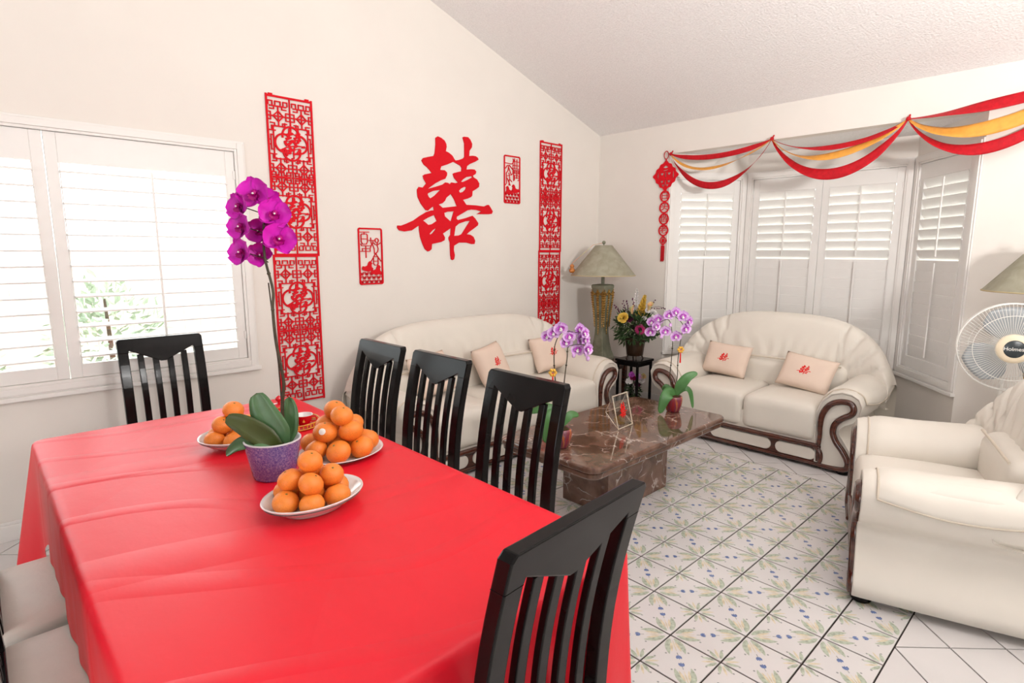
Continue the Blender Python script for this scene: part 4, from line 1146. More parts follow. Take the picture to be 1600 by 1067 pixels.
# ------------------------------------------------------------------ things outside the left window
o = MB().box(-14, 4, .3, 9, -.4, -.3).build('garden_lawn', M['lawn']); struct(o)
t = thing('garden_fence', 'weathered pink board fence outside the shuttered window', 'fence', (-5.2, 3.4, -.3))
bm_ = MB().box(-.079, .079, -.012, .012, 0, 1.75).mesh('fence_board', M['fence'])
for k in range(34): put('fence_board', bm_, t, loc=(-2.7+k*.16, 0, 0))
MB().box(-2.8, 2.7, .012, .05, .35, .43).box(-2.8, 2.7, .012, .05, 1.3, 1.38).build('fence_rail', M['fence'], t)
random.seed(11)
def leafblob(mb, c, rad, n, ln, wd, mi=0, up=.3):
    for k in range(n):
        d = Vector((random.gauss(0, 1), random.gauss(0, 1), random.gauss(0, 1)+up)).normalized()
        p = Vector(c)+Vector((d.x*rad[0], d.y*rad[1], d.z*rad[2]))*random.uniform(.45, 1)
        s_ = d.cross(Vector((random.random()-.5, random.random()-.5, random.random()))).normalized()
        e = (d+Vector((random.gauss(0, .5), random.gauss(0, .5), random.gauss(0, .5)))).normalized()
        q = e.cross(s_).normalized()
        l = ln*random.uniform(.7, 1.3)
        m_ = p+e*l*.5
        mb.add([p, m_+s_*wd+q*wd*.3, p+e*l, m_-s_*wd+q*wd*.3, m_], [(0, 1, 4), (1, 2, 4), (2, 3, 4), (3, 0, 4)], mi, False)
for lb, x, y, h in (('tall leafy shrub outside the window nearer the lattice hanging', -3.9, 2.2, 1.5), ('broad leafy shrub outside the window by the fence middle', -5.0, 2.5, 1.15), ('small leafy shrub outside the far end of the window', -5.8, 2.0, 1.0)):
    t = thing('garden_shrub', lb, 'shrub', (x, y, -.3), 0, 'shrubs outside the window')
    mb = MB(); mb.tube([(0, 0, 0), (.02, 0, .5*h), (0, 0, .9*h)], [.03, .025, .01], 6); mb.build('stem', M['bark'], t)
    mb = MB(); leafblob(mb, (0, 0, h*.62), (.45, .4, h*.4), 420, .11, .025); mb.build('foliage', M['shrub'], t)['kind'] = 'stuff'
# unseen porch added outside the bay to cut the sky light
struct(MB().box(.12, 3.2, -5.5, .8, 2.50, 2.60).build('added_shade_roof', M['wall']))
struct(MB().box(.12, 3.4, -5.5, .8, -.2, -.12).build('added_porch_slab', M['wall']))
struct(MB().box(3.2, 3.32, -5.5, .8, -.12, 1.5).build('added_shade_wall', M['wall']))
# unseen stand added under the uplight that imitates bounced flash
t = thing('added_uplight_stand', 'tall added uplight stand with an upturned white bowl, in place of bounced flash', 'lamp', (-3.3, -5.25, 0))
MB().lathe([(.001, 0), (.15, 0), (.155, .012), (.03, .035), (.001, .035)], 28).build('base', M['gold'], t)
MB().tube([(0, 0, .03), (0, 0, 1.76)], .014, 10).build('pole', M['gold'], t)
MB().lathe([(.02, 1.74), (.10, 1.76), (.22, 1.84), (.28, 1.90), (.275, 1.90), (.21, 1.85), (.02, 1.77)], 32).build('bowl', M['fanwhite'], t)

# ------------------------------------------------------------------ dishes of mandarins on the table
def oval_dish(name, label, c, a, b, h, rim=None, foot=.6):
    t = thing(name, label, 'dish', (c[0], c[1], TZ), R(8))
    mb = MB()
    prof = [(.001, .004), (foot*.9, .004), (foot, 0), (foot*1.02, .004), (.80, h*.45), (.95, h*.85), (1.0, h), (.985, h+.003), (.93, h*.86), (.78, h*.52), (foot, .010), (.001, .009)]
    mb.lathe([(r*a, z) for r, z in prof], 48, sy=b/a)
    d = mb.build('dish_body', M['china'], t)
    if rim:
        for f in rim:
            mb = MB(); mb.tube([(a*f*math.cos(2*PI*k/48), b*f*math.sin(2*PI*k/48), h*(f**6)+.0022) for k in range(48)], .0014, 5, loop=True); mb.build('rim_line', M['china_rim'], d)
    return t
oval_dish('oval_dish', 'white oval dish of mandarins in front of the purple orchid pot', (-4.095, -2.262), .142, .110, .040, [.955])
oval_dish('serving_plate', 'white plate with dark green rim lines under the stickered mandarins', (-3.850, -1.935), .152, .128, .018, [.97, .86], foot=.72)
oval_dish('shallow_bowl', 'white footed bowl of mandarins behind the purple orchid pot', (-4.075, -1.59), .130, .120, .042, [.96], foot=.5)
mo = MB().ball((0, 0, 0), 1.0, 20, 0, .86, .10).mesh('mandarin', M['orange'])
mst = MB().lathe([(.001, .035), (.07, .025), (.095, 0), (.08, -.03)], 8).mesh('stem_button', M['stemgreen'])
random.seed(5)
def mandarin(p, r, label, group, sticker=None, tilt=None):
    o = put('mandarin', mo, None); o.location = p; k = random.uniform(.95, 1.05); o.scale = (r*k, r*k, r*k)
    rot = tilt or (random.uniform(-.5, .5), random.uniform(-.5, .5), random.uniform(0, 6))
    o.rotation_euler = rot
    s_ = put('stem_button', mst, o); s_.location = (0, 0, .775)
    if sticker:
        # sticker follows the skin on the side turned to the camera
        d = (CAM-Vector(p)).normalized()+Vector(sticker); d.normalize()
        u = d.cross(Vector((0, 0, 1))).normalized(); v = d.cross(u)
        mb = MB(); rings = []
        for q in (0.0005, .12, .22, .28):
            ring = []
            for i in range(16):
                w_ = (d*math.cos(q)+(u*math.cos(2*PI*i/16)+v*math.sin(2*PI*i/16))*math.sin(q))
                l = 1/math.sqrt(w_.x**2+w_.y**2+(w_.z/.86)**2)*1.012
                ring.append(w_*l)
            rings.append(ring)
        mb.loft(rings, 0, True, True, False)
        o.rotation_euler = (0, 0, 0)
        mb.build('sticker', M['sticker'], o)
    return tag(o, label, 'fruit', group)
def pile(c, z0, r, base, sec, top, lb, grp, sx=1.0, stick=None):
    for k, (x, y) in enumerate(base): mandarin((c[0]+x*r*sx, c[1]+y*r, z0+r*.87), r, 'orange mandarin in the bottom layer of the pile '+lb, grp)
    for k, (x, y) in enumerate(sec):
        st_ = stick if (stick and k == 0) else None
        mandarin((c[0]+x*r*sx, c[1]+y*r, z0+r*(.87+1.36)), r, ('orange mandarin with a round white sticker '+lb) if st_ else 'orange mandarin in the second layer of the pile '+lb, grp, st_)
    for k, (x, y) in enumerate(top): mandarin((c[0]+x*r*sx, c[1]+y*r, z0+r*(.87+2.70)), r, ('topmost orange mandarin of the pile ' if len(top) == 1 else 'orange mandarin of the top pair ')+lb, grp, tilt=(.25, -.2, 1.0))
hexa = [(2.05*math.cos(a), 2.05*math.sin(a)) for a in [R(7)+2*PI*k/6 for k in range(6)]]
def rg(rad, degs): return [(rad*math.cos(R(d)), rad*math.sin(R(d))) for d in degs]
pile((-4.10, -2.262), TZ+.009, .0345, hexa+[(0, 0)], rg(1.45, (-113, -203, -23, 67)), [(-.05, -.1)], 'in the oval dish', 'mandarins in the oval dish', 1.08)
hex2 = [(2.36*math.cos(a), 2.36*math.sin(a)) for a in [R(35)+2*PI*k/7 for k in range(7)]]
pile((-3.855, -1.94), TZ+.010, .0395, hex2+[(0, 0)], rg(1.48, (-166, -76, 14, 104)), [(.20, 1.02), (-.20, -1.02)], 'on the rimmed plate', 'mandarins on the rimmed plate', 1.0, stick=(-.25, .1, .1))
pile((-4.08, -1.59), TZ+.010, .0345, hexa+[(0, 0)], rg(1.22, (-173, -53, 67)), [(-.1, -.1)], 'in the footed bowl', 'mandarins in the footed bowl', 1.05)

# ------------------------------------------------------------------ leaves and orchids
HF = Vector((fwd.x, fwd.y, 0)).normalized()
def leaf_strip(mb, pts, wd, fold=.25, mi=0, n=16, tip=.6, face_=None):
    P = spline(pts, 6); rings = []
    N = len(P)
    for k, p in enumerate(P):
        t_ = k/(N-1)
        d = (P[min(k+1, N-1)]-P[max(k-1, 0)]).normalized()
        s_ = d.cross(Vector((0, 0, 1)) if face_ is None else face_)
        if s_.length < .25: s_ = rgt.copy()
        s_.normalize(); u = s_.cross(d).normalized()
        w_ = wd*(math.sin(PI*min(1, .10+.90*t_**.85))**tip)*(.45+.55*min(1, t_*3))
        if t_ > .97: w_ *= .5
        rings.append([p-s_*w_+u*w_*fold, p-s_*w_*.5+u*w_*fold*.3, p, p+s_*w_*.5+u*w_*fold*.3, p+s_*w_+u*w_*fold])
    vs_ = [q for r_ in rings for q in r_]
    mb.add(vs_, [(k*5+i, k*5+i+1, (k+1)*5+i+1, (k+1)*5+i) for k in range(N-1) for i in range(4)], mi, True)
def leafobj(pts, wd, m_, parent, fold=.25, tip=.6, face_=None):
    mb = MB(); leaf_strip(mb, pts, wd, fold, tip=tip, face_=face_); o = mb.build('leaf', m_, parent)
    s_ = o.modifiers.new('thick', 'SOLIDIFY'); s_.thickness = .0018
    return o
def petal_mesh(name, ln, wd, cup, m_, wave=.0):
    def fn(u, v):
        a = (u*2-1); t_ = v
        w_ = wd*math.sin(PI*(.06+.90*t_)**.8)**.62
        return (a*w_, ln*t_, cup*(a*a*.6+t_*t_-.3)+wave*math.sin(5*a))
    return MB().sheet(fn, 6, 7).mesh(name, m_)
def lip_mesh(m1, m2, s_):
    mb = MB(); 
    mb.ball((0, .001*s_, .006*s_), .007*s_, 8, 0); mb.ball((0, -.001*s_, .0125*s_), .0025*s_, 6, 1)
    def fn(u, v):
        a = (u*2-1); return (a*.010*s_*math.sin(PI*(.15+.8*v)), -.016*s_*v, .010*s_*math.sin(PI*v*.8)+.006*s_*a*a)
    mb.sheet(fn, 6, 6, 0)
    for sg in (-1, 1):
        def f2(u, v, sg=sg): return (sg*(.004+.007*v)*s_, (-.002-.010*u+.004*v)*s_, (.004+.010*v*math.sin(PI*(u*.8+.1)))*s_)
        mb.sheet(f2, 4, 4, 0)
    return mb.mesh('lip', [m1, m2])
pm_p = petal_mesh('petal', .040, .030, .010, M['magenta'], .0015); pm_s = petal_mesh('sepal', .040, .018, .008, M['magenta'])
pm_l = lip_mesh(M['magenta_lip'], M['whitepetal'], 1.15)
def purple_flower(parent, p, d, roll=0.0, s_=1.0):
    q = Vector(d).to_track_quat('Z', 'Y')
    f = put('flower', pm_l, parent); f.location = p; f.rotation_mode = 'QUATERNION'
    f.rotation_quaternion = q @ Matrix.Rotation(roll, 3, 'Z').to_quaternion(); f.scale = (s_, s_, s_)
    for a, me_, z in ((R(-78), pm_p, .001), (R(78), pm_p, .001), (0, pm_s, -.003), (R(130), pm_s, -.003), (R(-130), pm_s, -.003)):
        x = put('petal', me_, f); x.rotation_euler = (R(8), 0, a); x.location = (0, 0, z)
    return f

# magenta orchid in the purple pot
t = thing('potted_orchid', 'tall magenta orchid in a mottled purple pot on the red tablecloth', 'plant', (-4.088, -1.965, TZ))
mb = MB(); mb.lathe([(.001, 0), (.058, 0), (.062, .004), (.078, .085), (.084, .118)], 40); pot = mb.build('pot', M['purple_pot'], t)
mb = MB(); mb.lathe([(.084, .118), (.0835, .121), (.080, .122), (.078, .118), (.070, .075), (.001, .072)], 40); mb.build('pot_lining', M['pot_inside'], pot)
mb = MB(); mb.lathe([(.071, .082), (.05, .088), (.001, .092)], 24); mb.build('bark_mix', M['moss'], t)
def cr(dx, dz, dd=0.0): return rgt*dx+Vector((0, 0, dz))+HF*dd
leafobj([cr(.03, .085), cr(.015, .14, -.005), cr(-.02, .205, .0), cr(-.045, .262, .01)], .047, M['leaf'], t, .18, .42, Vector((-HF.x, -HF.y, .2)))
leafobj([cr(.03, .085, -.01), cr(-.01, .125, -.02), cr(-.07, .172, -.03), cr(-.125, .195, -.03)], .034, M['leaf_dark'], t, .25, .45, Vector((-HF.x, -HF.y, .5)))
leafobj([cr(.025, .09, -.01), cr(-.03, .118, -.03), cr(-.085, .112, -.04), cr(-.128, .080, -.04)], .027, M['leaf'], t, .3, .5, Vector((-HF.x, -HF.y, 1.2)))
leafobj([cr(.03, .085, .01), cr(.045, .14, .02), cr(.052, .20, .025), cr(.046, .245, .03)], .030, M['leaf'], t, .3, .5, Vector((-HF.x, -HF.y, .2)))
st_pts = [cr(.035, .085), cr(.036, .22), cr(.045, .30), cr(.030, .42), cr(.026, .52), cr(.030, .58), cr(.012, .68), cr(.016, .78), cr(.020, .835)]
mb = MB(); P_ = spline(st_pts, 6); mb.tube(P_, [.0056-.0024*k/len(P_) for k in range(len(P_))], 7)
for k in (14, 24, 33): mb.ball(P_[k], .006, 8)
mb.build('flower_stem', M['stem'], t)
mb = MB(); mb.tube([cr(.036, .08, .004), cr(.030, .35, .008), cr(.016, .60, .006)], .0022, 5); mb.build('support_stick', M['stem'], t)
tocam = -HF
for (px, py, ox, roll, s_) in ((435.5, 330, -.1, .2, 1.10), (413, 347, -.7, .5, .95), (460.5, 357, .45, -.3, 1.05), (414, 374, -.6, .4, 1.0), (465, 391, .5, -.4, 1.10), (412, 409, -.65, .45, .98), (446, 338, .9, -.9, .85), (430, 380, .35, .9, .85), (430, 413, .5, .8, .85), (449, 366, 1.0, -.9, .8)):
    dx = (px-434)/477+.0; dz = (748-py)/477-.02
    p = cr(dx, dz, -.012 if s_ > .9 else .014)
    d = tocam+rgt*ox*.7+Vector((0, 0, .05))
    purple_flower(t, p, d, roll, s_*1.12)
    mb = MB(); mb.tube([cr(.020, dz-.022, .004), p-d.normalized()*.006], .0016, 5); mb.build('flower_stalk', M['stem'], t)

# lilac orchids on the coffee table
def lilac_mesh():
    mb = MB()
    def pet(ang, ln, wd, z, mi):
        c, s_ = math.cos(ang), math.sin(ang)
        def fn(u, v):
            a = u*2-1; w_ = wd*math.sin(PI*(.08+.88*v)**.85)**.6
            x, y = a*w_, ln*v
            return (x*c-y*s_, x*s_+y*c, z+.006*(a*a+v*v)-.002)
        mb.sheet(fn, 5, 6, mi)
    for a, ln, wd, z in ((R(-80), .036, .027, .001), (R(80), .036, .027, .001), (0, .035, .017, -.002), (R(132), .034, .016, -.002), (R(-132), .034, .016, -.002)):
        pet(a, ln, wd, z, 0); pet(a, ln*.55, wd*.45, z+.0022, 1)
    mb.ball((0, 0, .006), .006, 8, 2)
    def lp(u, v): return ((u*2-1)*.008*math.sin(PI*(.2+.7*v)), -.014*v, .012*math.sin(PI*v*.8))
    mb.sheet(lp, 4, 5, 2)
    return mb.mesh('flower', [M['pinkpetal'], M['pinkcore'], M['whitepetal']])
lil = lilac_mesh()
bud_me = MB().ball((0, 0, 0), .011, 10, 0, 1.3).mesh('bud', M['pinkpetal'])
def lilac_orchid(label, base, basepx, ppm, flowers, buds, stems, leaves, charm):
    t = thing('lilac_orchid', label, 'plant', base)
    def w_(px, py, dd=0.0): return cr((px-basepx[0])/ppm, (basepx[1]-py)/ppm, dd)
    mb = MB(); mb.lathe([(.001, 0), (.036, 0), (.042, .006), (.055, .055), (.058, .085), (.054, .102), (.050, .105), (.047, .098), (.001, .095)], 32); mb.build('pot', M['redpot'], t)
    mb = MB(); mb.lathe([(.047, .096), (.03, .108), (.001, .112)], 18); mb.build('moss', M['moss'], t)
    for s_ in stems:
        mb = MB(); P_ = spline([Vector((0, 0, .10))]+[w_(*q) for q in s_], 6); mb.tube(P_, [.0035-.0015*k/len(P_) for k in range(len(P_))], 6)
        for k in (len(P_)//3, len(P_)//2): mb.ball(P_[k], .006, 6)
        mb.build('flower_stem', M['stem'], t)
    random.seed(int(basepx[0]))
    for k, (px, py, ox) in enumerate(flowers):
        p = w_(px, py, random.uniform(-.03, .03)); d = tocam+rgt*ox+Vector((0, 0, random.uniform(-.1, .15)))
        f = put('flower', lil, t); f.location = p; f.rotation_mode = 'QUATERNION'; f.rotation_quaternion = d.to_track_quat('Z', 'Y') @ Matrix.Rotation(random.uniform(-.25, .25), 3, 'Z').to_quaternion()
        s_ = random.uniform(.95, 1.12); f.scale = (s_, s_, s_)
    for px, py in buds: put('bud', bud_me, t).location = w_(px, py)
    for (pts, wd, m_) in leaves: leafobj([w_(*q) for q in pts], wd, m_, t, .2, .5, Vector((-HF.x, -HF.y, .6)))
    c = w_(*charm, -.02)
    mb = MB()
    for k in range(6): mb.ball(c+cr(.014*math.cos(k*PI/3), .014*math.sin(k*PI/3), 0), .0095, 8)
    ch_ = mb.build('yellow_charm', M['goldcharm'], t)
    mb = MB(); mb.tube([c, c+cr(0, -.03), c+cr(0, -.085)], [.0025, .004, .006], 6); mb.build('red_tassel', M['print'], ch_)
    return t
LB = M['leaf_bright']
lilac_orchid('lilac orchid in a red glazed pot at the bay sofa end of the marble table', (-1.465, -1.805, .4205), (1053, 643), 238,
 [(1014, 519, -.3), (1025, 499.5, -.2), (1038, 492, 0), (1059, 494, .2), (1064, 513, .3), (1036, 518, 0), (1051, 525, .1), (1014, 503, -.9), (1019, 509, .5), (1048, 488, .4), (1069, 502, .9)], [(1030, 526), (1043, 508)],
 [[(1046, 590), (1047, 560), (1047, 528), (1040, 500), (1020, 508)], [(1057, 590), (1057, 560), (1060, 528), (1062, 508), (1050, 495)]],
 [([(1054, 620, -.01), (1046, 612, -.03), (1036, 618, -.06), (1028, 642, -.07)], .040, LB), ([(1054, 622), (1062, 602, -.01), (1073, 588, -.01), (1088, 582)], .033, LB), ([(1056, 620, .01), (1068, 607), (1078, 612), (1083, 638, -.01)], .018, LB), ([(1052, 620, .01), (1044, 606, .03), (1038, 612, .05)], .02, LB)],
 (1059, 545))
lilac_orchid('lilac orchid in a red glazed pot at the dining chair end of the marble table', (-2.515, -1.765, .4205), (876, 701), 294,
 [(853, 526.5, -.5), (872, 512.5, -.1), (886, 526, 0), (900.5, 516, .9), (899, 547, .1), (910, 532, .9), (913, 545, 1.0), (903, 531, 1.1), (881, 536, .3), (862, 520, -.4), (908, 521, 1.1)], [(914.7, 560), (912, 553), (893, 555)],
 [[(866, 600), (863, 560), (865, 536), (876, 519), (898, 520)], [(879, 600), (883, 560), (884, 543), (893, 539), (908, 538)]],
 [([(876, 668), (866, 650, -.02), (855, 655, -.04), (850, 690, -.05)], .040, LB), ([(876, 668), (866, 648, .02), (850, 640, .02), (826, 648, .03)], .030, LB), ([(878, 668, .01), (890, 652, .03), (905, 655, .06)], .022, LB)],
 (861, 581))

# ------------------------------------------------------------------ tea set
t = thing('tea_tray', 'round red tray with a gilt fretted rim behind the orchid pot', 'tray', (-3.835, -1.492, TZ))
mb = MB(); mb.lathe([(.001, 0), (.100, 0), (.104, .004), (.104, .006), (.001, .006)], 40); mb.build('tray_base', M['teared'], t)
mb = MB()
for k in range(40):
    a = 2*PI*k/40; mb.obox(Matrix.Translation((.104*math.cos(a), .104*math.sin(a), .013)) @ Matrix.Rotation(a, 4, 'Z'), .003, .005, .018)
for z in (.005, .022): mb.tube([(.104*math.cos(2*PI*k/48), .104*math.sin(2*PI*k/48), z) for k in range(48)], .0028, 6, loop=True)
mb.build('gallery_rim', M['teagold'], t)
t = thing('teapot', 'small red teapot with a round lid knob behind the orchid pot', 'teapot', (-3.868, -1.452, TZ+.006))
mb = MB(); mb.lathe([(.001, 0), (.030, 0), (.034, .004), (.046, .024), (.048, .042), (.041, .062), (.034, .070), (.034, .072)], 32); mb.build('body', M['teared'], t)
mb = MB(); mb.lathe([(.036, .071), (.036, .074), (.026, .082), (.010, .087), (.001, .088)], 28); lid = mb.build('lid', M['teared'], t)
mb = MB(); mb.lathe([(.006, .085), (.005, .092), (.013, .099), (.014, .106), (.008, .114), (.001, .117)], 18); mb.build('lid_knob', M['teared'], lid)
mb = MB(); mb.tube([(.0355*math.cos(2*PI*k/32), .0355*math.sin(2*PI*k/32), .0735) for k in range(32)], .0022, 6, loop=True); mb.build('gilt_band', M['teagold'], lid)
d = (rgt*.9+HF*.1)
mb = MB(); mb.tube([d*.040+Vector((0, 0, .028)), d*.062+Vector((0, 0, .042)), d*.072+Vector((0, 0, .066))], [.012, .008, .005], 10); mb.build('spout', M['teared'], t)
mb = MB(); mb.tube(spline([-d*.044+Vector((0, 0, .055)), -d*.072+Vector((0, 0, .052)), -d*.075+Vector((0, 0, .03)), -d*.045+Vector((0, 0, .018))], 5), .0045, 8); mb.build('handle', M['teared'], t)
def teacup(label, loc, rz):
    t = thing('teacup', label, 'cup', loc, rz, 'red teacups on the tray')
    mb = MB(); mb.lathe([(.001, 0), (.018, 0), (.019, .004), (.028, .018), (.034, .040), (.035, .044)], 30); mb.build('cup_body', M['teared'], t)
    mb = MB(); mb.lathe([(.035, .044), (.0338, .0455), (.0325, .044), (.026, .018), (.015, .006), (.001, .005)], 30); mb.build('cup_lining', M['china'], t)
    mb = MB(); mb.tube(spline([(.032, 0, .036), (.047, 0, .036), (.048, 0, .020), (.028, 0, .016)], 5), .003, 7); mb.build('handle', M['teared'], t)
    mb = MB(); mb.add([(.0345*math.cos(a), .0345*math.sin(a), z) for a, z in ((-1.45, .022), (-1.30, .033), (-1.15, .022))]+[(.036*math.cos(-1.3), .036*math.sin(-1.3), .02)], [(0, 1, 2), (0, 2, 3)]); mb.build('gilt_motif', M['teagold'], t)
teacup('red teacup with white inside on the tray, beside the teapot spout', (-3.806, -1.538, TZ+.006), R(-40))
teacup('red teacup on the tray, hidden behind the orchid leaves', (-3.868, -1.545, TZ+.006), R(150))

# ------------------------------------------------------------------ brass prism photo frame
t = thing('prism_frame', 'brass wire prism frame with glass and a red double happiness', 'photo frame', (-1.978, -1.79, .4205))
BL, BR, TL, TR = Vector((-.078, -.01, .003)), Vector((.078, 0, .003)), Vector((-.082, .035, .192)), Vector((.074, .045, .192))
AL, AR = Vector((-.086, .078, .092)), Vector((.068, .088, .092))
mb = MB()
for a, b in ((BL, BR), (BR, TR), (TR, TL), (TL, BL)):
    d = (b-a).normalized(); mb.tube([a-d*.002, b+d*.002], .0056, 4)
mb.build('front_frame', M['brass'], t)
mb = MB()
for a, b in ((BL, AL), (TL, AL), (BR, AR), (TR, AR), (AL, AR)): mb.tube([a, b], .0022, 6)
mb.build('prism_wires', M['brass'], t)
nrm = (BR-BL).cross(TL-BL).normalized()
mb = MB(); mb.add([BL, BR, TR, TL]+[p-nrm*.002 for p in (BL, BR, TR, TL)], [(0, 1, 2, 3), (7, 6, 5, 4)]); mb.build('glass', M['frameglass'], t)
c = put('double_happiness', setmat(curve_mesh(HAPPY, .002), M['print']), t); c.location = (BL+BR+TL+TR)/4+nrm*.003
xx = (BR-BL).normalized(); c.rotation_mode = 'QUATERNION'; c.rotation_quaternion = Matrix((xx, nrm.cross(xx), nrm)).transposed().to_quaternion(); c.scale = (.085, .095, 1)

# ------------------------------------------------------------------ flower stand and bouquet
SX, SY = -.425, -.785
t = thing('flower_stand', 'square black lacquered flower stand between the two sofas', 'stand', (SX, SY, 0))
mb = MB(); mb.box(-.125, .125, -.125, .125, .478, .50); mb.build('top', M['black'], t, bevel=.005)
mb = MB()
for a, b, c, d in ((-.112, .112, -.112, -.096), (-.112, .112, .096, .112), (-.112, -.096, -.096, .096), (.096, .112, -.096, .096)): mb.box(a, b, c, d, .445, .478)
mb.build('apron', M['black'], t, bevel=.003)
for a in (-1, 1):
    for b in (-1, 1):
        mb = MB(); mb.box(a*.104-.010, a*.104+.010, b*.104-.010, b*.104+.010, 0, .478); mb.build('leg', M['black'], t, bevel=.003)
mb = MB()
for a, b, c, d in ((-.1, .1, -.108, -.098), (-.1, .1, .098, .108), (-.108, -.098, -.1, .1), (.098, .108, -.1, .1)): mb.box(a, b, c, d, .06, .075)
mb.build('stretcher', M['black'], t, bevel=.002)

t = thing('flower_arrangement', 'bouquet of yellow, white and magenta flowers in a ribbed brown pot', 'flowers', (SX, SY, .50))
mb = MB(); N = 64; prof = [(.066, .030), (.072, .034), (.080, .10), (.092, .175), (.098, .185), (.098, .195), (.090, .195), (.085, .17), (.001, .165)]
rings = [[(r*(1+.018*math.cos(16*2*PI*i/N))*math.cos(2*PI*i/N), r*(1+.018*math.cos(16*2*PI*i/N))*math.sin(2*PI*i/N), z) for i in range(N)] for r, z in prof]
mb.loft(rings, 0, True); pot = mb.build('pot', M['brownpot'], t)
for k in range(4):
    a = PI/4+k*PI/2; mb = MB(); mb.tube([(.058*math.cos(a), .058*math.sin(a), .036), (.070*math.cos(a), .070*math.sin(a), .012), (.076*math.cos(a), .076*math.sin(a), 0)], [.008, .006, .007], 8); mb.build('pot_foot', M['brownpot'], pot)
random.seed(21)
mb = MB(); leafblob(mb, (0, 0, .295), (.19, .19, .12), 640, .06, .011, 0, .2); leafblob(mb, (0, 0, .215), (.19, .19, .06), 190, .06, .013, 0, -.1)
leafblob(mb, (0, 0, .32), (.15, .15, .13), 160, .045, .006, 1, .5)
mb.build('foliage', [M['foliage'], M['foliage2']], t)['kind'] = 'stuff'
def fw(px, py, dd=-.10): return cr((px-988)/180, .20+(521-py)/180, dd)
def stemto(p, name='stem', r=.0025): 
    mb = MB(); mb.tube([(0, 0, .18), p*.5+Vector((0, 0, .12)), p], r, 5); mb.build(name, M['foliage'], t)
def daisy(p, d, r, n, m_, core, name, cr_=.3):
    mb = MB()
    for ring, (rr, zz) in enumerate(((1.0, 0), (.8, .004))):
        for k in range(n):
            a = 2*PI*(k+.5*ring)/n; c, s_ = math.cos(a), math.sin(a)
            L_, w_ = r*rr, r*.17
            def P(x, y, z): return (x*c-y*s_, x*s_+y*c, z)
            mb.add([P(r*.15, -w_*.5, zz), P(L_*.7, -w_, zz+.006), P(L_, 0, zz+.004), P(L_*.7, w_, zz+.006), P(r*.15, w_*.5, zz)], [(0, 1, 2, 3, 4)], 0)
    mb.ball((0, 0, .004), r*cr_, 10, 1, .5)
    o = mb.build(name, [m_, core], t); o.location = p; o.rotation_mode = 'QUATERNION'; o.rotation_quaternion = Vector(d).to_track_quat('Z', 'Y'); return o
p = fw(989, 506, -.15); daisy(p, tocam+Vector((0, 0, .15)), .052, 16, M['gerbera'], M['darkcore'], 'gerbera', .36); stemto(p)
def rose(p, d, r, m_, name, n=26):
    mb = MB()
    for k in range(n):
        f = k/n; a = k*2.4; rr = r*(.12+.88*f); tilt = .25+1.1*(1-f)
        c, s_ = math.cos(a), math.sin(a); w_ = r*(.25+.3*f)
        b0 = Vector((c, s_, 0))*rr*.35; up_ = Vector((c*math.cos(tilt), s_*math.cos(tilt), math.sin(tilt))); sd = Vector((-s_, c, 0))
        mb.add([b0-sd*w_*.4, b0+sd*w_*.4, b0+sd*w_+up_*r*.55, b0+up_*r*.75, b0-sd*w_+up_*r*.55], [(0, 1, 2, 3, 4)], 0, True)
    o = mb.build(name, m_, t); o.location = p; o.rotation_mode = 'QUATERNION'; o.rotation_quaternion = Vector(d).to_track_quat('Z', 'Y'); return o
p = fw(964, 489, -.10); rose(p, tocam-rgt*.4+Vector((0, 0, .4)), .05, M['yellow'], 'yellow_rose'); stemto(p)
for px, py in ((974, 491), (979, 488)): p = fw(px, py, -.09); rose(p, tocam+Vector((0, 0, .4)), .030, M['plum'], 'plum_flower', 16)
for px, py, dd in ((1013, 483, -.05), (1018, 489, -.04)): p = fw(px, py, dd); rose(p, tocam+rgt*.5+Vector((0, 0, .5)), .038, M['whitepetal'], 'white_mum', 30); stemto(p)
def spike(px0, py0, px1, py1, m_, name, n, r, dd=-.03):
    a, b = fw(px0, py0, dd), fw(px1, py1, dd); mb = MB()
    for k in range(n):
        f = k/n; p = a+(b-a)*f; an = k*2.4; rr = r*(1-.7*f)
        d = Vector((math.cos(an), math.sin(an), .5)).normalized()
        q = p+d*rr*.6
        for e in range(3):
            s_ = d.cross(Vector((0, 0, 1))).normalized(); s_ = Matrix.Rotation(e*PI/1.5, 3, d) @ s_
            mb.add([p, q+s_*rr*.5, q+d*rr*.5, q-s_*rr*.3], [(0, 1, 2, 3)], 0, False)
    mb.tube([a, b], .002, 5, 1)
    mb.build(name, [m_, M['foliage']], t); stemto(a)
spike(993, 487, 1000, 454, M['yellow'], 'yellow_snapdragon', 60, .052)
spike(986, 486, 988, 444, M['whitepetal'], 'white_stock', 44, .040, -.01)
spike(1000, 480, 1002, 462, M['whitepetal'], 'white_stock', 16, .024, .0)
for px, py, dd in ((1008, 487, -.1), (1003, 478, -.07), (996, 490, -.12)): rose(fw(px, py, dd), tocam+rgt*.3+Vector((0, 0, .5)), .026, M['whitepetal'], 'white_mum', 18)
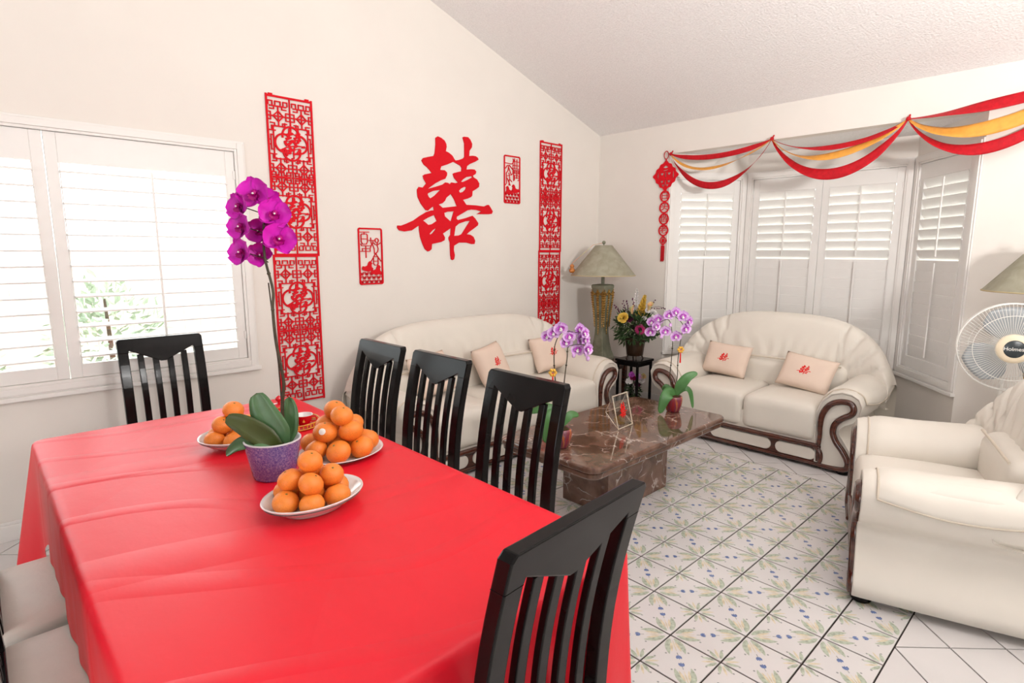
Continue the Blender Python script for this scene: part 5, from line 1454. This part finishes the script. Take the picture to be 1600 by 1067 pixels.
def calla(px, py, lean_):
    tip = fw(px, py, -.08); base = fw(px+lean_, py+20, -.06)
    ax = (tip-base); L_ = ax.length; q = ax.to_track_quat('Z', 'Y')
    def fn(u, v):
        a = 2*PI*u; r = .006+.020*v**2.2; return (r*math.cos(a), r*math.sin(a), L_*v+.018*v*v*math.cos(a))
    mb = MB(); mb.sheet(fn, 14, 8); mb.ball((0, 0, L_*.8), .005, 6, 1, 2.5)
    o = mb.build('calla_lily', [M['calla'], M['yellow']], t); o.location = base; o.rotation_mode = 'QUATERNION'; o.rotation_quaternion = q
calla(977, 471, 3); calla(1007, 467, -5)
for pts in (((962, 484), (958, 474), (952, 470)), ((970, 482), (968, 470), (966, 464)), ((974, 480), (973, 466), (971, 463)), ((1012, 474), (1022, 472), (1034, 475)), ((1008, 478), (1012, 468), (1015, 463)), ((984, 474), (982, 464), (981, 460))):
    mb = MB(); P_ = [fw(*q, -.02) for q in pts]; mb.tube([Vector((0, 0, .25))]+P_, .0016, 5)
    for k in range(7):
        f = k/6; p = P_[0]+(P_[-1]-P_[0])*f; mb.ball(p+Vector((random.uniform(-.008, .008), random.uniform(-.008, .008), random.uniform(-.008, .01))), .0065, 6)
    mb.build('berry_twig', M['plum'], t)

# small bouquet standing on the floor under the stand
t = thing('small_bouquet', 'small bouquet of pink and cream flowers under the black stand', 'flowers', (SX, SY, 0))
mb = MB(); mb.lathe([(.001, 0), (.045, 0), (.05, .01), (.058, .12), (.054, .125), (.05, .115), (.001, .11)], 20); mb.build('pot', M['china'], t)
mb = MB(); leafblob(mb, (0, 0, .22), (.06, .06, .09), 150, .05, .010); mb.build('foliage', M['foliage'], t)['kind'] = 'stuff'
for dx, dz, m_, r in ((-.055, .30, M['whitepetal'], .036), (-.035, .36, M['pinkcore'], .030), (-.02, .33, M['gerbera'], .030), (.055, .31, M['whitepetal'], .036), (.07, .345, M['calla'], .030), (.035, .34, M['pinkpetal'], .03), (.02, .27, M['plum'], .03)):
    rose(cr(dx, dz, -.05), tocam+Vector((0, 0, .5)), r, m_, 'bloom', 14)

bpy.context.view_layer.update()
